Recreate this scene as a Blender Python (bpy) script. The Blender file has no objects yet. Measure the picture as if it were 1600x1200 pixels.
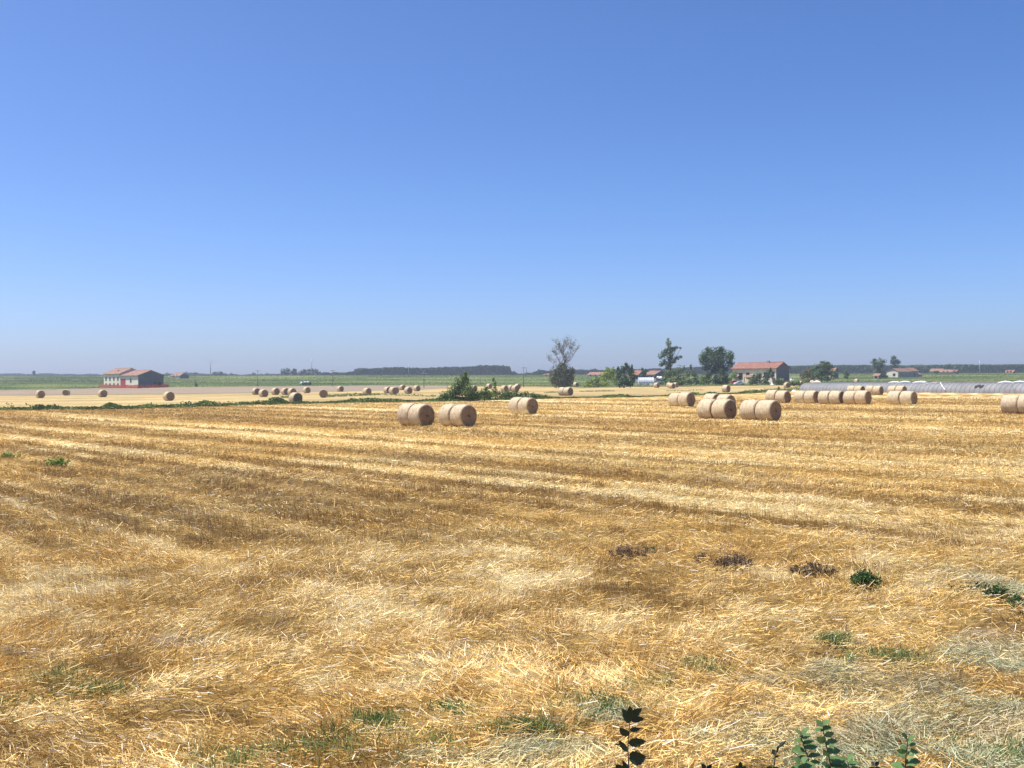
import bpy, math, random
import numpy as np
from mathutils import Vector, Matrix
random.seed(7)
RNG = np.random.default_rng(11)
R = math.radians
scene = bpy.context.scene
COL = scene.collection

# ------------------------------------------------------------------ camera
CAMZ = 3.06
PITCH = 0.0050
ROLL = 0.0075
_f = Vector((0, math.cos(PITCH), -math.sin(PITCH)))
_u = Vector((0, math.sin(PITCH), math.cos(PITCH)))
_r = Vector((1, 0, 0))
RIGHT = (_r * math.cos(ROLL) - _u * math.sin(ROLL)).normalized()
UP = (_u * math.cos(ROLL) + _r * math.sin(ROLL)).normalized()
FWD = _f
CAM = Vector((0, 0, CAMZ))
cd = bpy.data.cameras.new("camera")
cam = bpy.data.objects.new("camera", cd)
COL.objects.link(cam)
cd.sensor_width = 36
cd.lens = 36
cd.clip_start = 0.1
cd.clip_end = 9000
M = Matrix.Identity(4)
for i in range(3):
    M[i][0] = RIGHT[i]; M[i][1] = UP[i]; M[i][2] = -FWD[i]; M[i][3] = CAM[i]
cam.matrix_world = M
scene.camera = cam

def ray(x, y):
    return (FWD + RIGHT * ((x - 800) / 1600) + UP * ((600 - y) / 1600))

def P(x, y, D):
    """the point at ground-plan distance D (along +Y) seen at photo pixel x, y"""
    d = ray(x, y)
    return CAM + d * (D / d.y)

# ------------------------------------------------------------------ noise and terrain
def _h(ix, iy, seed):
    n = (ix.astype(np.int64) * 374761393 + iy.astype(np.int64) * 668265263 + seed * 974634541) & 0xFFFFFFFF
    n = ((n ^ (n >> 13)) * 1274126177) & 0xFFFFFFFF
    n = (n ^ (n >> 16)) & 0xFFFFFFFF
    return n / 4294967295.0

def vn(x, y, seed=0):
    x = np.asarray(x, float); y = np.asarray(y, float)
    ix = np.floor(x); iy = np.floor(y)
    fx = x - ix; fy = y - iy
    fx = fx * fx * (3 - 2 * fx); fy = fy * fy * (3 - 2 * fy)
    a = _h(ix, iy, seed); b = _h(ix + 1, iy, seed); c = _h(ix, iy + 1, seed); d = _h(ix + 1, iy + 1, seed)
    return (a * (1 - fx) + b * fx) * (1 - fy) + (c * (1 - fx) + d * fx) * fy

def fbm(x, y, seed=0, n=3):
    s = 0; a = .5; t = 0
    for k in range(n):
        s = s + a * vn(x * 2 ** k, y * 2 ** k, seed + k * 17); t += a; a *= .5
    return s / t

def sst(a, b, x):
    t = np.clip((x - a) / (b - a), 0, 1)
    return t * t * (3 - 2 * t)

def Gn(x, y):
    x = np.asarray(x, float); y = np.asarray(y, float)
    s = np.clip(x / np.maximum(y, 1), -.62, .62)
    hx = 5.7 - 3.0 * s
    t = np.clip((y - 200) / 500, 0, 1)
    z = hx * t * t
    z = z + 1.3 * (1 - sst(2.5, 7.0, y))
    fade = 1 - sst(50, 120, y)
    z = z + fade * (.10 * (fbm(x / 2.6, y / 2.6, 3) - .5) + .07 * (vn(x / .8, y / .8, 9) - .5)) + (1 - sst(25, 55, y)) * .075 * (vn(x / .38, y / .34, 10) - .5)
    return z

def G(x, y):
    return float(Gn(x, y))

def at(x, y, D=None):
    """where the ray through photo pixel x, y meets the ground"""
    d = ray(x, y)
    def diff(Y):
        p = CAM + d * (Y / d.y)
        return p.z - G(p.x, p.y)
    lo = 3.0
    Y = 3.0
    while Y < 705:
        Y2 = Y * 1.03
        if diff(Y2) < 0:
            a, b = Y, Y2
            for _ in range(40):
                m = (a + b) / 2
                if diff(m) < 0: b = m
                else: a = m
            p = CAM + d * (a / d.y)
            return Vector((p.x, p.y, G(p.x, p.y)))
        Y = Y2
    p = P(x, y, D or 700)
    return Vector((p.x, p.y, G(p.x, p.y)))

UDIR = np.array([-.66, .75]); UDIR /= np.linalg.norm(UDIR)
VDIR = np.array([UDIR[1], -UDIR[0]])

def band(x, y):
    """0 = brown standing stubble, 1 = bleached straw; drawn out along the rows"""
    u = x * UDIR[0] + y * UDIR[1]; v = x * VDIR[0] + y * VDIR[1]
    v = v + .55 * (vn(u / 40, v / 25, 61) - .5)
    n1 = vn(v / 1.7, u / 80, 21); n2 = vn(v / .75, u / 45, 22); n3 = vn(v / .4, u / 5.0, 23)
    fz = sst(30, 60, y)
    far = (.30 + .05 * fz) * n1 + (.42 + .12 * fz) * n2 + (.28 - .17 * fz) * n3 - .06 - .05 * fz
    d = np.mod(v / 5.6 + .3 * vn(u / 90, v * 0, 44), 1.0)                    # one combine swath after another
    far = far + .40 * np.exp(-((d - .5) / .045) ** 2) * sst(.40, .8, vn(u / 12, v / 5.6, 37)) * (.3 + 1.2 * vn(u / 1.3, v / .45, 45))
    far = far - .13 * (np.exp(-((d - .28) / .05) ** 2) + np.exp(-((d - .74) / .05) ** 2)) * (.4 + .6 * vn(u / 20, v / 5.6, 38))
    ln = 1 - np.abs(2 * vn(v / 1.4, u / 110, 46) - 1)
    far = far + .38 * sst(.80, .97, ln) * sst(.3, .7, vn(u / 35, v / 3, 47))
    far = far - .085 * (1 - sst(-4, 12, x)) * sst(17, 21, y) * (1 - sst(34, 52, y)) * (.6 + .6 * vn(u / 25, v / 4, 48))
    far = .5 + (far - .5) * 1.12
    bl = .5 * fbm(x / 1.5, y / 1.2, 25) + .5 * vn(x / .5, y / .42, 27)
    w = .12 + .88 * sst(13, 27, y)
    return (1 - w) * (bl + .06) + w * far

BROWN = np.array([.350, .215, .070]); MID = np.array([.62, .420, .143]); PALE = np.array([.90, .750, .415])
def straw_col(x, y):
    b = band(x, y)
    t1 = sst(.34, .50, b)[..., None]; t2 = sst(.53, .74, b)[..., None]
    c = BROWN * (1 - t1) + MID * t1
    c = c * (1 - t2) + PALE * t2
    og = vn(x / 3.2, y / 2.2, 41)[..., None]
    c = c * (1 + (og - .5) * np.array([.06, -.06, -.35]))
    return c

# ------------------------------------------------------------------ mesh helpers
def np_mesh(name, v, f, mat=None, parent=None, col=None, smooth=False):
    me = bpy.data.meshes.new(name)
    v = np.ascontiguousarray(v, np.float32); f = np.ascontiguousarray(f, np.int32)
    n, k = f.shape
    me.vertices.add(len(v)); me.vertices.foreach_set("co", v.ravel())
    me.loops.add(n * k); me.loops.foreach_set("vertex_index", f.ravel())
    me.polygons.add(n)
    me.polygons.foreach_set("loop_start", np.arange(0, n * k, k, dtype=np.int32))
    me.polygons.foreach_set("loop_total", np.full(n, k, np.int32))
    if smooth: me.polygons.foreach_set("use_smooth", np.ones(n, bool))
    me.update(calc_edges=True)
    if col is not None:
        dom = 'FACE' if len(col) == n and len(col) != len(v) else 'POINT'
        a = me.attributes.new("tint", 'FLOAT_COLOR', dom)
        c4 = np.ones((len(col), 4), np.float32); c4[:, :3] = col
        a.data.foreach_set("color", c4.ravel())
    if mat: me.materials.append(mat)
    o = bpy.data.objects.new(name, me)
    COL.objects.link(o)
    if parent is not None: o.parent = parent
    return o

class MB:
    """collects boxes, prisms and tubes into one mesh"""
    def __init__(s): s.v = []; s.f = []; s.smooth = []
    def add(s, vs, fs, smooth=False):
        b = len(s.v); s.v += [tuple(q) for q in vs]
        for f in fs: s.f.append([b + i for i in f]); s.smooth.append(smooth)
    def box(s, x0, x1, y0, y1, z0, z1):
        vs = [(x, y, z) for x in (x0, x1) for y in (y0, y1) for z in (z0, z1)]
        s.add(vs, [(0, 1, 3, 2), (4, 6, 7, 5), (0, 4, 5, 1), (2, 3, 7, 6), (0, 2, 6, 4), (1, 5, 7, 3)])
    def poly(s, vs): s.add(vs, [list(range(len(vs)))])
    def prism(s, pts, y0, y1):
        """closed polygon of (x, z) drawn out along y"""
        n = len(pts)
        vs = [(p[0], y0, p[1]) for p in pts] + [(p[0], y1, p[1]) for p in pts]
        fs = [list(range(n))[::-1], list(range(n, 2 * n))]
        fs += [(i, (i + 1) % n, n + (i + 1) % n, n + i) for i in range(n)]
        s.add(vs, fs)
    def tube(s, pts, rad, n=6, cap=True):
        pts = [Vector(p) for p in pts]
        rad = rad if isinstance(rad, (list, tuple)) else [rad] * len(pts)
        vs = []
        for i, p in enumerate(pts):
            d = (pts[min(i + 1, len(pts) - 1)] - pts[max(i - 1, 0)])
            d = d.normalized() if d.length > 1e-9 else Vector((0, 0, 1))
            a = d.cross(Vector((0.31, .95, .05))).normalized(); b = d.cross(a)
            for k in range(n):
                t = 2 * math.pi * k / n
                vs.append(p + (a * math.cos(t) + b * math.sin(t)) * rad[i])
        fs = []
        for i in range(len(pts) - 1):
            for k in range(n):
                fs.append((i * n + k, i * n + (k + 1) % n, (i + 1) * n + (k + 1) % n, (i + 1) * n + k))
        if cap:
            fs.append(list(range(n))[::-1]); fs.append([(len(pts) - 1) * n + k for k in range(n)])
        s.add(vs, fs, True)
    def build(s, name, mat, parent=None, smooth=None):
        me = bpy.data.meshes.new(name)
        me.from_pydata(s.v, [], s.f)
        me.polygons.foreach_set("use_smooth", s.smooth if smooth is None else [smooth] * len(s.f))
        if mat: me.materials.append(mat)
        me.update()
        o = bpy.data.objects.new(name, me); COL.objects.link(o)
        if parent is not None: o.parent = parent
        return o

def tag(o, label, cat, group=None, kind=None):
    if label: o["label"] = label
    if cat: o["category"] = cat
    if group: o["group"] = group
    if kind: o["kind"] = kind
    return o

def thing(name, label, cat, loc, rz=0, group=None):
    o = bpy.data.objects.new(name, None); COL.objects.link(o)
    o.empty_display_size = .3
    o.location = loc; o.rotation_euler = (0, 0, rz)
    return tag(o, label, cat, group)

# ------------------------------------------------------------------ materials
def mat(name, base=(.5, .5, .5), rough=.8, var=.12, scale=3.0, bump=0.0, bscale=20.0, metal=0.0, spec=.3, attr=False, transl=0.0):
    m = bpy.data.materials.new(name); m.use_nodes = True
    nt = m.node_tree; N = nt.nodes; L = nt.links
    b = N["Principled BSDF"]
    b.inputs["Roughness"].default_value = rough; b.inputs["Metallic"].default_value = metal
    b.inputs["Specular IOR Level"].default_value = spec
    tc = N.new("ShaderNodeTexCoord")
    no = N.new("ShaderNodeTexNoise"); no.inputs["Scale"].default_value = scale; no.inputs["Detail"].default_value = 5
    L.new(tc.outputs["Object"], no.inputs["Vector"])
    mr = N.new("ShaderNodeMapRange"); mr.inputs["From Min"].default_value = .25; mr.inputs["From Max"].default_value = .75
    mr.inputs["To Min"].default_value = 1 - var; mr.inputs["To Max"].default_value = 1 + var
    L.new(no.outputs["Fac"], mr.inputs["Value"])
    mx = N.new("ShaderNodeMix"); mx.data_type = 'RGBA'; mx.blend_type = 'MULTIPLY'; mx.inputs["Factor"].default_value = 1
    if attr:
        at_ = N.new("ShaderNodeAttribute"); at_.attribute_name = "tint"
        L.new(at_.outputs["Color"], mx.inputs["A"])
    else:
        mx.inputs["A"].default_value = (*base, 1)
    L.new(mr.outputs["Result"], mx.inputs["B"])
    L.new(mx.outputs["Result"], b.inputs["Base Color"])
    if bump:
        n2 = N.new("ShaderNodeTexNoise"); n2.inputs["Scale"].default_value = bscale; n2.inputs["Detail"].default_value = 6
        L.new(tc.outputs["Object"], n2.inputs["Vector"])
        bp = N.new("ShaderNodeBump"); bp.inputs["Strength"].default_value = bump; bp.inputs["Distance"].default_value = .03
        L.new(n2.outputs["Fac"], bp.inputs["Height"]); L.new(bp.outputs["Normal"], b.inputs["Normal"])
    if transl:
        tr = N.new("ShaderNodeBsdfTranslucent"); L.new(mx.outputs["Result"], tr.inputs["Color"])
        ms = N.new("ShaderNodeMixShader"); ms.inputs["Fac"].default_value = transl
        L.new(b.outputs[0], ms.inputs[1]); L.new(tr.outputs[0], ms.inputs[2])
        L.new(ms.outputs[0], N["Material Output"].inputs["Surface"])
    return m

def roof_mat(name, a, b_):
    m = mat(name, a, .85, .18, 1.2)
    nt = m.node_tree; N = nt.nodes; L = nt.links; b = N["Principled BSDF"]
    tc = N.new("ShaderNodeTexCoord")
    wv = N.new("ShaderNodeTexWave"); wv.wave_type = 'BANDS'; wv.bands_direction = 'X'
    wv.inputs["Scale"].default_value = 1.3; wv.inputs["Distortion"].default_value = .6
    L.new(tc.outputs["Object"], wv.inputs["Vector"])
    no = N.new("ShaderNodeTexNoise"); no.inputs["Scale"].default_value = .9; no.inputs["Detail"].default_value = 7
    L.new(tc.outputs["Object"], no.inputs["Vector"])
    rp = N.new("ShaderNodeValToRGB"); rp.color_ramp.elements[0].position = .35; rp.color_ramp.elements[1].position = .66
    rp.color_ramp.elements[0].color = (*a, 1); rp.color_ramp.elements[1].color = (*b_, 1)
    L.new(no.outputs["Fac"], rp.inputs["Fac"])
    mx = [n for n in N if n.bl_idname == "ShaderNodeMix"][0]
    L.new(rp.outputs["Color"], mx.inputs["A"])
    bp = N.new("ShaderNodeBump"); bp.inputs["Strength"].default_value = .6; bp.inputs["Distance"].default_value = .08
    L.new(wv.outputs["Fac"], bp.inputs["Height"]); L.new(bp.outputs["Normal"], b.inputs["Normal"])
    return m

MT = {}
MT["leaf"] = mat("foliage", rough=.6, var=.12, scale=.8, attr=True, transl=.22, spec=.25)
MT["straw"] = mat("straw", rough=.55, var=.10, scale=6, attr=True, transl=.15, spec=.35)
MT["bark"] = mat("bark", (.12, .095, .07), .9, .25, 4, .4, 12)
MT["drybark"] = mat("dry_bark", (.22, .19, .165), .9, .2, 4)
MT["plaster"] = mat("pale_plaster", (.76, .69, .54), .9, .12, .7, .2, 6)
MT["beige"] = mat("beige_plaster", (.76, .64, .46), .9, .16, .6, .2, 6)
MT["greywall"] = mat("grey_plaster", (.36, .345, .325), .9, .14, .7, .2, 6)
MT["brickwall"] = mat("weathered_brick", (.30, .24, .205), .9, .18, 1.2, .3, 8)
MT["roof"] = roof_mat("clay_tiles", (.235, .125, .088), (.32, .195, .135))
MT["roofred"] = roof_mat("red_clay_tiles", (.25, .105, .070), (.29, .155, .11))
MT["rooforange"] = roof_mat("orange_clay_tiles", (.31, .175, .11), (.28, .155, .10))
MT["gable"] = mat("shade_toned_gable", (.155, .15, .155), .95, .16, .8, .2, 6)  # wall tone of the sunless gables, their shade put into the colour
MT["glass"] = mat("dark_glass", (.03, .032, .035), .15, .1, 2, spec=.5)
MT["shutter"] = mat("brown_shutter", (.12, .07, .045), .7, .15, 4)
MT["reddoor"] = mat("red_door", (.42, .06, .06), .6, .12, 3)
MT["white"] = mat("white_paint", (.78, .78, .77), .5, .06, 3)
MT["redpaint"] = mat("red_paint", (.45, .035, .03), .35, .06, 3, spec=.5)
MT["dark"] = mat("dark_rubber", (.03, .03, .03), .8, .1, 3)
MT["concrete"] = mat("concrete", (.42, .41, .38), .9, .15, 2, .2, 12)
MT["wood"] = mat("old_wood", (.20, .17, .14), .9, .2, 3)
MT["metal"] = mat("galvanised_metal", (.42, .43, .44), .45, .1, 4, metal=.4)
MT["plastic"] = mat("tunnel_plastic", (.215, .215, .215), .6, .20, .55, .15, 3.0, spec=.25)
MT["hoop"] = mat("tunnel_hoop", (.185, .185, .188), .5, .1, 2)
MT["wrapwhite"] = mat("white_wrap", (.75, .78, .75), .35, .06, 3, spec=.5)
MT["wrapdark"] = mat("dark_green_wrap", (.035, .05, .04), .35, .1, 3, spec=.5)
MT["rawstraw"] = mat("bale_end_straw", (.29, .205, .13), .95, .35, 9, 1.0, 28, spec=.1)

# net wrap of the bales
def wrap_mat():
    m = mat("net_wrap", (.60, .475, .31), .6, .10, 2.5, spec=.3)
    nt = m.node_tree; N = nt.nodes; L = nt.links; b = N["Principled BSDF"]
    tc = N.new("ShaderNodeTexCoord")
    mp = N.new("ShaderNodeMapping"); mp.inputs["Scale"].default_value = (14, 1.2, 1.2)
    L.new(tc.outputs["Object"], mp.inputs["Vector"])
    n1 = N.new("ShaderNodeTexNoise"); n1.inputs["Scale"].default_value = 2.0; n1.inputs["Detail"].default_value = 6
    L.new(mp.outputs[0], n1.inputs["Vector"])
    n2 = N.new("ShaderNodeTexNoise"); n2.inputs["Scale"].default_value = 26; n2.inputs["Detail"].default_value = 4
    L.new(tc.outputs["Object"], n2.inputs["Vector"])
    ad = N.new("ShaderNodeMath"); ad.operation = 'ADD'
    L.new(n1.outputs["Fac"], ad.inputs[0]); L.new(n2.outputs["Fac"], ad.inputs[1])
    rp = N.new("ShaderNodeValToRGB")
    rp.color_ramp.elements[0].position = .38; rp.color_ramp.elements[1].position = .62
    rp.color_ramp.elements[0].color = (.37, .275, .155, 1); rp.color_ramp.elements[1].color = (.65, .535, .36, 1)
    hf = N.new("ShaderNodeMath"); hf.operation = 'MULTIPLY'; hf.inputs[1].default_value = .5
    L.new(ad.outputs[0], hf.inputs[0]); L.new(hf.outputs[0], rp.inputs["Fac"])
    mx = [n for n in N if n.bl_idname == "ShaderNodeMix"][0]
    L.new(rp.outputs["Color"], mx.inputs["A"])
    bp = N.new("ShaderNodeBump"); bp.inputs["Strength"].default_value = .7; bp.inputs["Distance"].default_value = .03
    L.new(hf.outputs[0], bp.inputs["Height"]); L.new(bp.outputs["Normal"], b.inputs["Normal"])
    return m
MT["wrap"] = wrap_mat()

def soil_mat(name, grain, bump, stretch=True):
    """ground: baked tint (real colour of straw or soil) broken up by two scales of grain"""
    m = bpy.data.materials.new(name); m.use_nodes = True
    nt = m.node_tree; N = nt.nodes; L = nt.links; b = N["Principled BSDF"]
    b.inputs["Roughness"].default_value = .95; b.inputs["Specular IOR Level"].default_value = .1
    at_ = N.new("ShaderNodeAttribute"); at_.attribute_name = "tint"
    ge = N.new("ShaderNodeNewGeometry")
    rot = N.new("ShaderNodeMapping"); rot.inputs["Rotation"].default_value = (0, 0, -R(131.4)); 
    L.new(ge.outputs["Position"], rot.inputs["Vector"])
    st = N.new("ShaderNodeMapping"); st.inputs["Scale"].default_value = (.12, 1, 1) if stretch else (1, 1, 1)
    L.new(rot.outputs[0], st.inputs["Vector"])
    def noise(scale, vec, det=6, rough=.6):
        n = N.new("ShaderNodeTexNoise"); n.inputs["Scale"].default_value = scale
        n.inputs["Detail"].default_value = det; n.inputs["Roughness"].default_value = rough
        L.new(vec, n.inputs["Vector"]); return n
    n1 = noise(2.2, st.outputs[0]); n2 = noise(11, ge.outputs["Position"], 8, .75); n3 = noise(2.0, ge.outputs["Position"], 5, .7)
    def rng(n, lo, hi):
        r = N.new("ShaderNodeMapRange"); r.inputs["From Min"].default_value = .3; r.inputs["From Max"].default_value = .7
        r.inputs["To Min"].default_value = lo; r.inputs["To Max"].default_value = hi; r.clamp = False
        L.new(n.outputs["Fac"], r.inputs["Value"]); return r
    cur = at_.outputs["Color"]
    for n, g in ((n1, grain), (n2, grain * 1.2), (n3, grain * .6)):
        r = rng(n, 1 - g, 1 + g)
        mx = N.new("ShaderNodeMix"); mx.data_type = 'RGBA'; mx.blend_type = 'MULTIPLY'; mx.inputs["Factor"].default_value = 1
        L.new(cur, mx.inputs["A"]); L.new(r.outputs["Result"], mx.inputs["B"]); cur = mx.outputs["Result"]
    L.new(cur, b.inputs["Base Color"])
    ad = N.new("ShaderNodeMath"); ad.operation = 'ADD'
    L.new(n2.outputs["Fac"], ad.inputs[0]); L.new(n1.outputs["Fac"], ad.inputs[1])
    bp = N.new("ShaderNodeBump"); bp.inputs["Strength"].default_value = bump; bp.inputs["Distance"].default_value = .12
    L.new(ad.outputs[0], bp.inputs["Height"]); L.new(bp.outputs["Normal"], b.inputs["Normal"])
    return m
MT["stubble"] = soil_mat("stubble_ground", .24, .8)
MT["tilled"] = soil_mat("tilled_soil", .12, .6)
MT["crop"] = soil_mat("crop_rows", .20, .9, False)

# ------------------------------------------------------------------ world, sun, colour
SUN_EL = R(63)
SUN_AZ = math.atan2(0.10, -1.0)          # direction to the sun in plan, from +X
sdir = Vector((math.cos(SUN_EL) * math.cos(SUN_AZ), math.cos(SUN_EL) * math.sin(SUN_AZ), math.sin(SUN_EL)))
w = bpy.data.worlds.new("World"); scene.world = w; w.use_nodes = True
nt = w.node_tree
bg = nt.nodes["Background"]
sk = nt.nodes.new("ShaderNodeTexSky"); sk.sky_type = 'NISHITA'; sk.sun_disc = False
sk.sun_elevation = SUN_EL
sk.sun_rotation = math.atan2(sdir.x, sdir.y)
sk.altitude = 0; sk.air_density = 0.62; sk.dust_density = 1.3; sk.ozone_density = 3.0
hs = nt.nodes.new("ShaderNodeMix"); hs.data_type = 'RGBA'; hs.blend_type = 'MULTIPLY'; hs.inputs["Factor"].default_value = 1
hs.inputs["B"].default_value = (1.0, 1.045, 1.20, 1)
nt.links.new(sk.outputs["Color"], hs.inputs["A"])
hv = nt.nodes.new("ShaderNodeHueSaturation"); hv.inputs["Saturation"].default_value = 1.16
nt.links.new(hs.outputs["Result"], hv.inputs["Color"]); nt.links.new(hv.outputs["Color"], bg.inputs["Color"])
bg.inputs["Strength"].default_value = 0.112
sl = bpy.data.lights.new("sun", 'SUN'); sl.energy = 4.8; sl.angle = R(.53); sl.color = (1.0, .95, .87)
so = bpy.data.objects.new("sun", sl); COL.objects.link(so)
so.rotation_euler = (-sdir).to_track_quat('-Z', 'Y').to_euler()
so.location = (-40, 0, 60)
scene.view_settings.view_transform = 'Standard'
scene.view_settings.look = 'None'
scene.view_settings.exposure = 0.55
scene.view_settings.gamma = 1.0

# ------------------------------------------------------------------ ground
def blob_weights(x, y, spots):
    """0..1 weight of irregular patches; spots = (px, py, half width px, half height px)"""
    wgt = np.zeros(len(x))
    for (px, py, rx, ry) in spots:
        c = at(px, py); e = at(px + rx, py); t = at(px, py - ry)
        a = max((e - c).length, .05); b = max(abs(t.y - c.y), .08)
        d = np.sqrt(((x - c.x) / a) ** 2 + ((y - c.y) / b) ** 2)
        d = d + .9 * (fbm(x / (a * .5 + .1), y / (b * .5 + .1), 71) - .5) + .4 * (vn(x / .25, y / .25, 73) - .5)
        wgt = np.maximum(wgt, 1 - sst(.55, 1.1, d))
    return wgt
SOIL = [(70, 1022, 60, 10), (290, 1000, 70, 16), (130, 925, 25, 8), (720, 1020, 60, 9), (1540, 990, 30, 8), (640, 1075, 40, 10), (20, 780, 30, 6)]
HAY = [(1330, 1062, 90, 26), (1180, 1078, 60, 14), (1560, 1030, 90, 36), (1500, 1150, 210, 80), (1240, 1170, 190, 40), (860, 1190, 110, 26),
       (960, 1125, 70, 20), (1440, 1090, 110, 40), (1580, 930, 60, 40), (700, 1200, 160, 14)]
GRASS = [(700, 1124, 26, 7), (592, 1136, 26, 7), (520, 1172, 60, 18), (640, 1176, 60, 20), (400, 1194, 70, 12), (1105, 1053, 20, 6),
         (1385, 1036, 46, 10), (95, 1064, 46, 10), (40, 1104, 40, 12), (165, 1088, 30, 8), (930, 1118, 50, 16), (1016, 1078, 26, 6),
         (1300, 1010, 20, 5), (820, 1150, 40, 7), (1580, 1180, 60, 30), (20, 1120, 30, 12)]

def ditch_pts():
    px = [(-120, 643), (0, 641), (180, 639.5), (320, 635.5), (460, 631), (600, 628), (690, 627), (850, 622.5), (1000, 620), (1100, 617), (1230, 611.5)]
    return [at(*p) for p in px]
DITCH = ditch_pts()
def ditch_y(x):
    return np.interp(x, [p.x for p in DITCH], [p.y for p in DITCH])

ps = np.concatenate([np.arange(640, 60, -1.0), np.arange(60, 8, -.5)])
Ys = np.concatenate([np.linspace(-40, 7.4, 40), CAMZ * 1600 / ps])
Ys = np.concatenate([Ys, np.geomspace(Ys[-1] * 1.02, 2400, 60)])
ss = np.concatenate([np.linspace(-1.0, -.64, 16)[:-1], np.arange(-.64, .6401, .003), np.linspace(.64, 1.0, 16)[1:]])
YY, SS = np.meshgrid(Ys, ss, indexing='ij')
XX = SS * np.sqrt(YY ** 2 + 30 ** 2)
gx = XX.ravel(); gy = YY.ravel(); gz = Gn(gx, gy)
col = straw_col(gx, gy)
beyond = (gy > ditch_y(gx) + 1)
f2 = sst(0, 1, beyond.astype(float))[:, None]
st1 = vn((-gx * .35 + gy * .94) / 4.5, (gx * .94 + gy * .35) / 70, 82); st2 = vn((-gx * .35 + gy * .94) / 1.8, (gx * .94 + gy * .35) / 25, 83)
pale2 = np.array([.475, .35, .155]) * (.34 + .55 * st1 + .35 * st2 + .25 * fbm(gx / 14, gy / 14, 81))[:, None]
grn = (sst(.62, .8, fbm(gx / 22, gy / 9, 84)) * .35)[:, None]
pale2 = pale2 * (1 - grn) + np.array([.22, .24, .09]) * grn
col = col * (1 - f2) + pale2 * f2
nearw = (1 - sst(18, 60, gy))[:, None]
col = col * (1 - .35 * nearw)                                   # bare soil shows between the stalks close by
wS = blob_weights(gx, gy, SOIL)[:, None]; wH = blob_weights(gx, gy, HAY)[:, None]
col = col * (1 - .7 * wS) + np.array([.30, .235, .16]) * .7 * wS
col = col * (1 - .6 * wH) + np.array([.27, .25, .145]) * .6 * wH
nr, nc = YY.shape
idx = np.arange(nr * nc).reshape(nr, nc)
faces = np.stack([idx[:-1, :-1], idx[:-1, 1:], idx[1:, 1:], idx[1:, :-1]], -1).reshape(-1, 4)
go = np_mesh("stubble_field", np.stack([gx, gy, gz], -1), faces, MT["stubble"], col=col, smooth=True)
tag(go, None, None, kind="structure")

def strip(name, near, far, mt, colfn, n_s=260, n_t=40, lift=.03, power=1.0):
    """a sheet on the terrain between two outlines given at photo pixels / depths"""
    nx = np.array([p.x / p.y for p in near]); ny = np.array([p.y for p in near])
    fx = np.array([p.x / p.y for p in far]); fy = np.array([p.y for p in far])
    s = np.linspace(max(nx[0], fx[0]), min(nx[-1], fx[-1]), n_s)
    y0 = np.interp(s, nx, ny); y1 = np.interp(s, fx, fy)
    y0 = y0 * (1 + .02 * (vn(s * 150, s * 0, 5) - .5) + .012 * (vn(s * 600, s * 0, 6) - .5))
    t = np.linspace(0, 1, n_t) ** power
    Y = y0[None] + (y1 - y0)[None] * t[:, None]
    X = s[None] * Y
    x = X.ravel(); y = Y.ravel(); z = Gn(x, y) + lift
    i = np.arange(n_t * n_s).reshape(n_t, n_s)
    f = np.stack([i[:-1, :-1], i[:-1, 1:], i[1:, 1:], i[1:, :-1]], -1).reshape(-1, 4)
    o = np_mesh(name, np.stack([x, y, z], -1), f, mt, col=colfn(x, y), smooth=True)
    tag(o, None, None, kind="structure")
    return o
T_NEAR = [at(*p) for p in [(-150, 619), (0, 617.8), (320, 615.2), (550, 611.4), (640, 609.4), (700, 606.5)]]
G_NEAR = [at(*p) for p in [(-150, 612), (0, 610), (170, 606.6), (320, 604.8), (580, 602.3), (700, 602.6), (850, 604), (915, 605.4), (1000, 604.5),
                           (1100, 603.5), (1240, 601.5), (1330, 597.6), (1420, 596.8), (1600, 596), (1760, 595)]]
def t_col(x, y):
    return np.array([.270, .212, .145]) * (.88 + .3 * fbm(x / 12, y / 12, 91)[:, None])
strip("tilled_field", T_NEAR, [Vector((p.x * 1.03, p.y * 1.03, 0)) for p in [at(*q) for q in [(-150, 611.5), (0, 609.6), (170, 606.2), (320, 604.4), (580, 602), (700, 602.2)]]], MT["tilled"], t_col, 200, 30, .05)
def c_col(x, y):
    s = x / y
    n = fbm(s * 9, y / 38, 95); n2 = vn(s * 26, y / 22, 96)
    a = np.array([.085, .128, .032]); b = np.array([.185, .210, .065])
    t = sst(.3, .7, .6 * n + .4 * n2)[:, None]
    c = a * (1 - t) + b * t
    hed = sst(.62, .72, vn(y / 30 + s * 3, s * 2, 97))[:, None]
    return c * (1 - .4 * hed)
strip("crop_field", G_NEAR, [Vector((s * 2300, 2300, 0)) for s in np.linspace(-.62, .62, 12)], MT["crop"], c_col, 420, 90, .12, 3.0)

# ------------------------------------------------------------------ straw and stubble on the ground
def stalks(name, x, y, length, elev, azim, width, z0, col, mt, curve=0.0):
    n = len(x)
    z = Gn(x, y) + z0
    d = np.stack([np.cos(elev) * np.cos(azim), np.cos(elev) * np.sin(azim), np.sin(elev)], -1)
    rnd = RNG.normal(size=(n, 3))
    side = np.cross(d, rnd); side /= np.linalg.norm(side, axis=1)[:, None] + 1e-9
    b = np.stack([x, y, z], -1); t = b + d * length[:, None]
    hw = (width / 2)[:, None]
    v = np.empty((n, 4, 3)); v[:, 0] = b - side * hw; v[:, 1] = b + side * hw; v[:, 2] = t + side * hw * .8; v[:, 3] = t - side * hw * .8
    f = np.arange(n * 4).reshape(n, 4)
    return np_mesh(name, v.reshape(-1, 3), f, mt, col=col)

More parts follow.
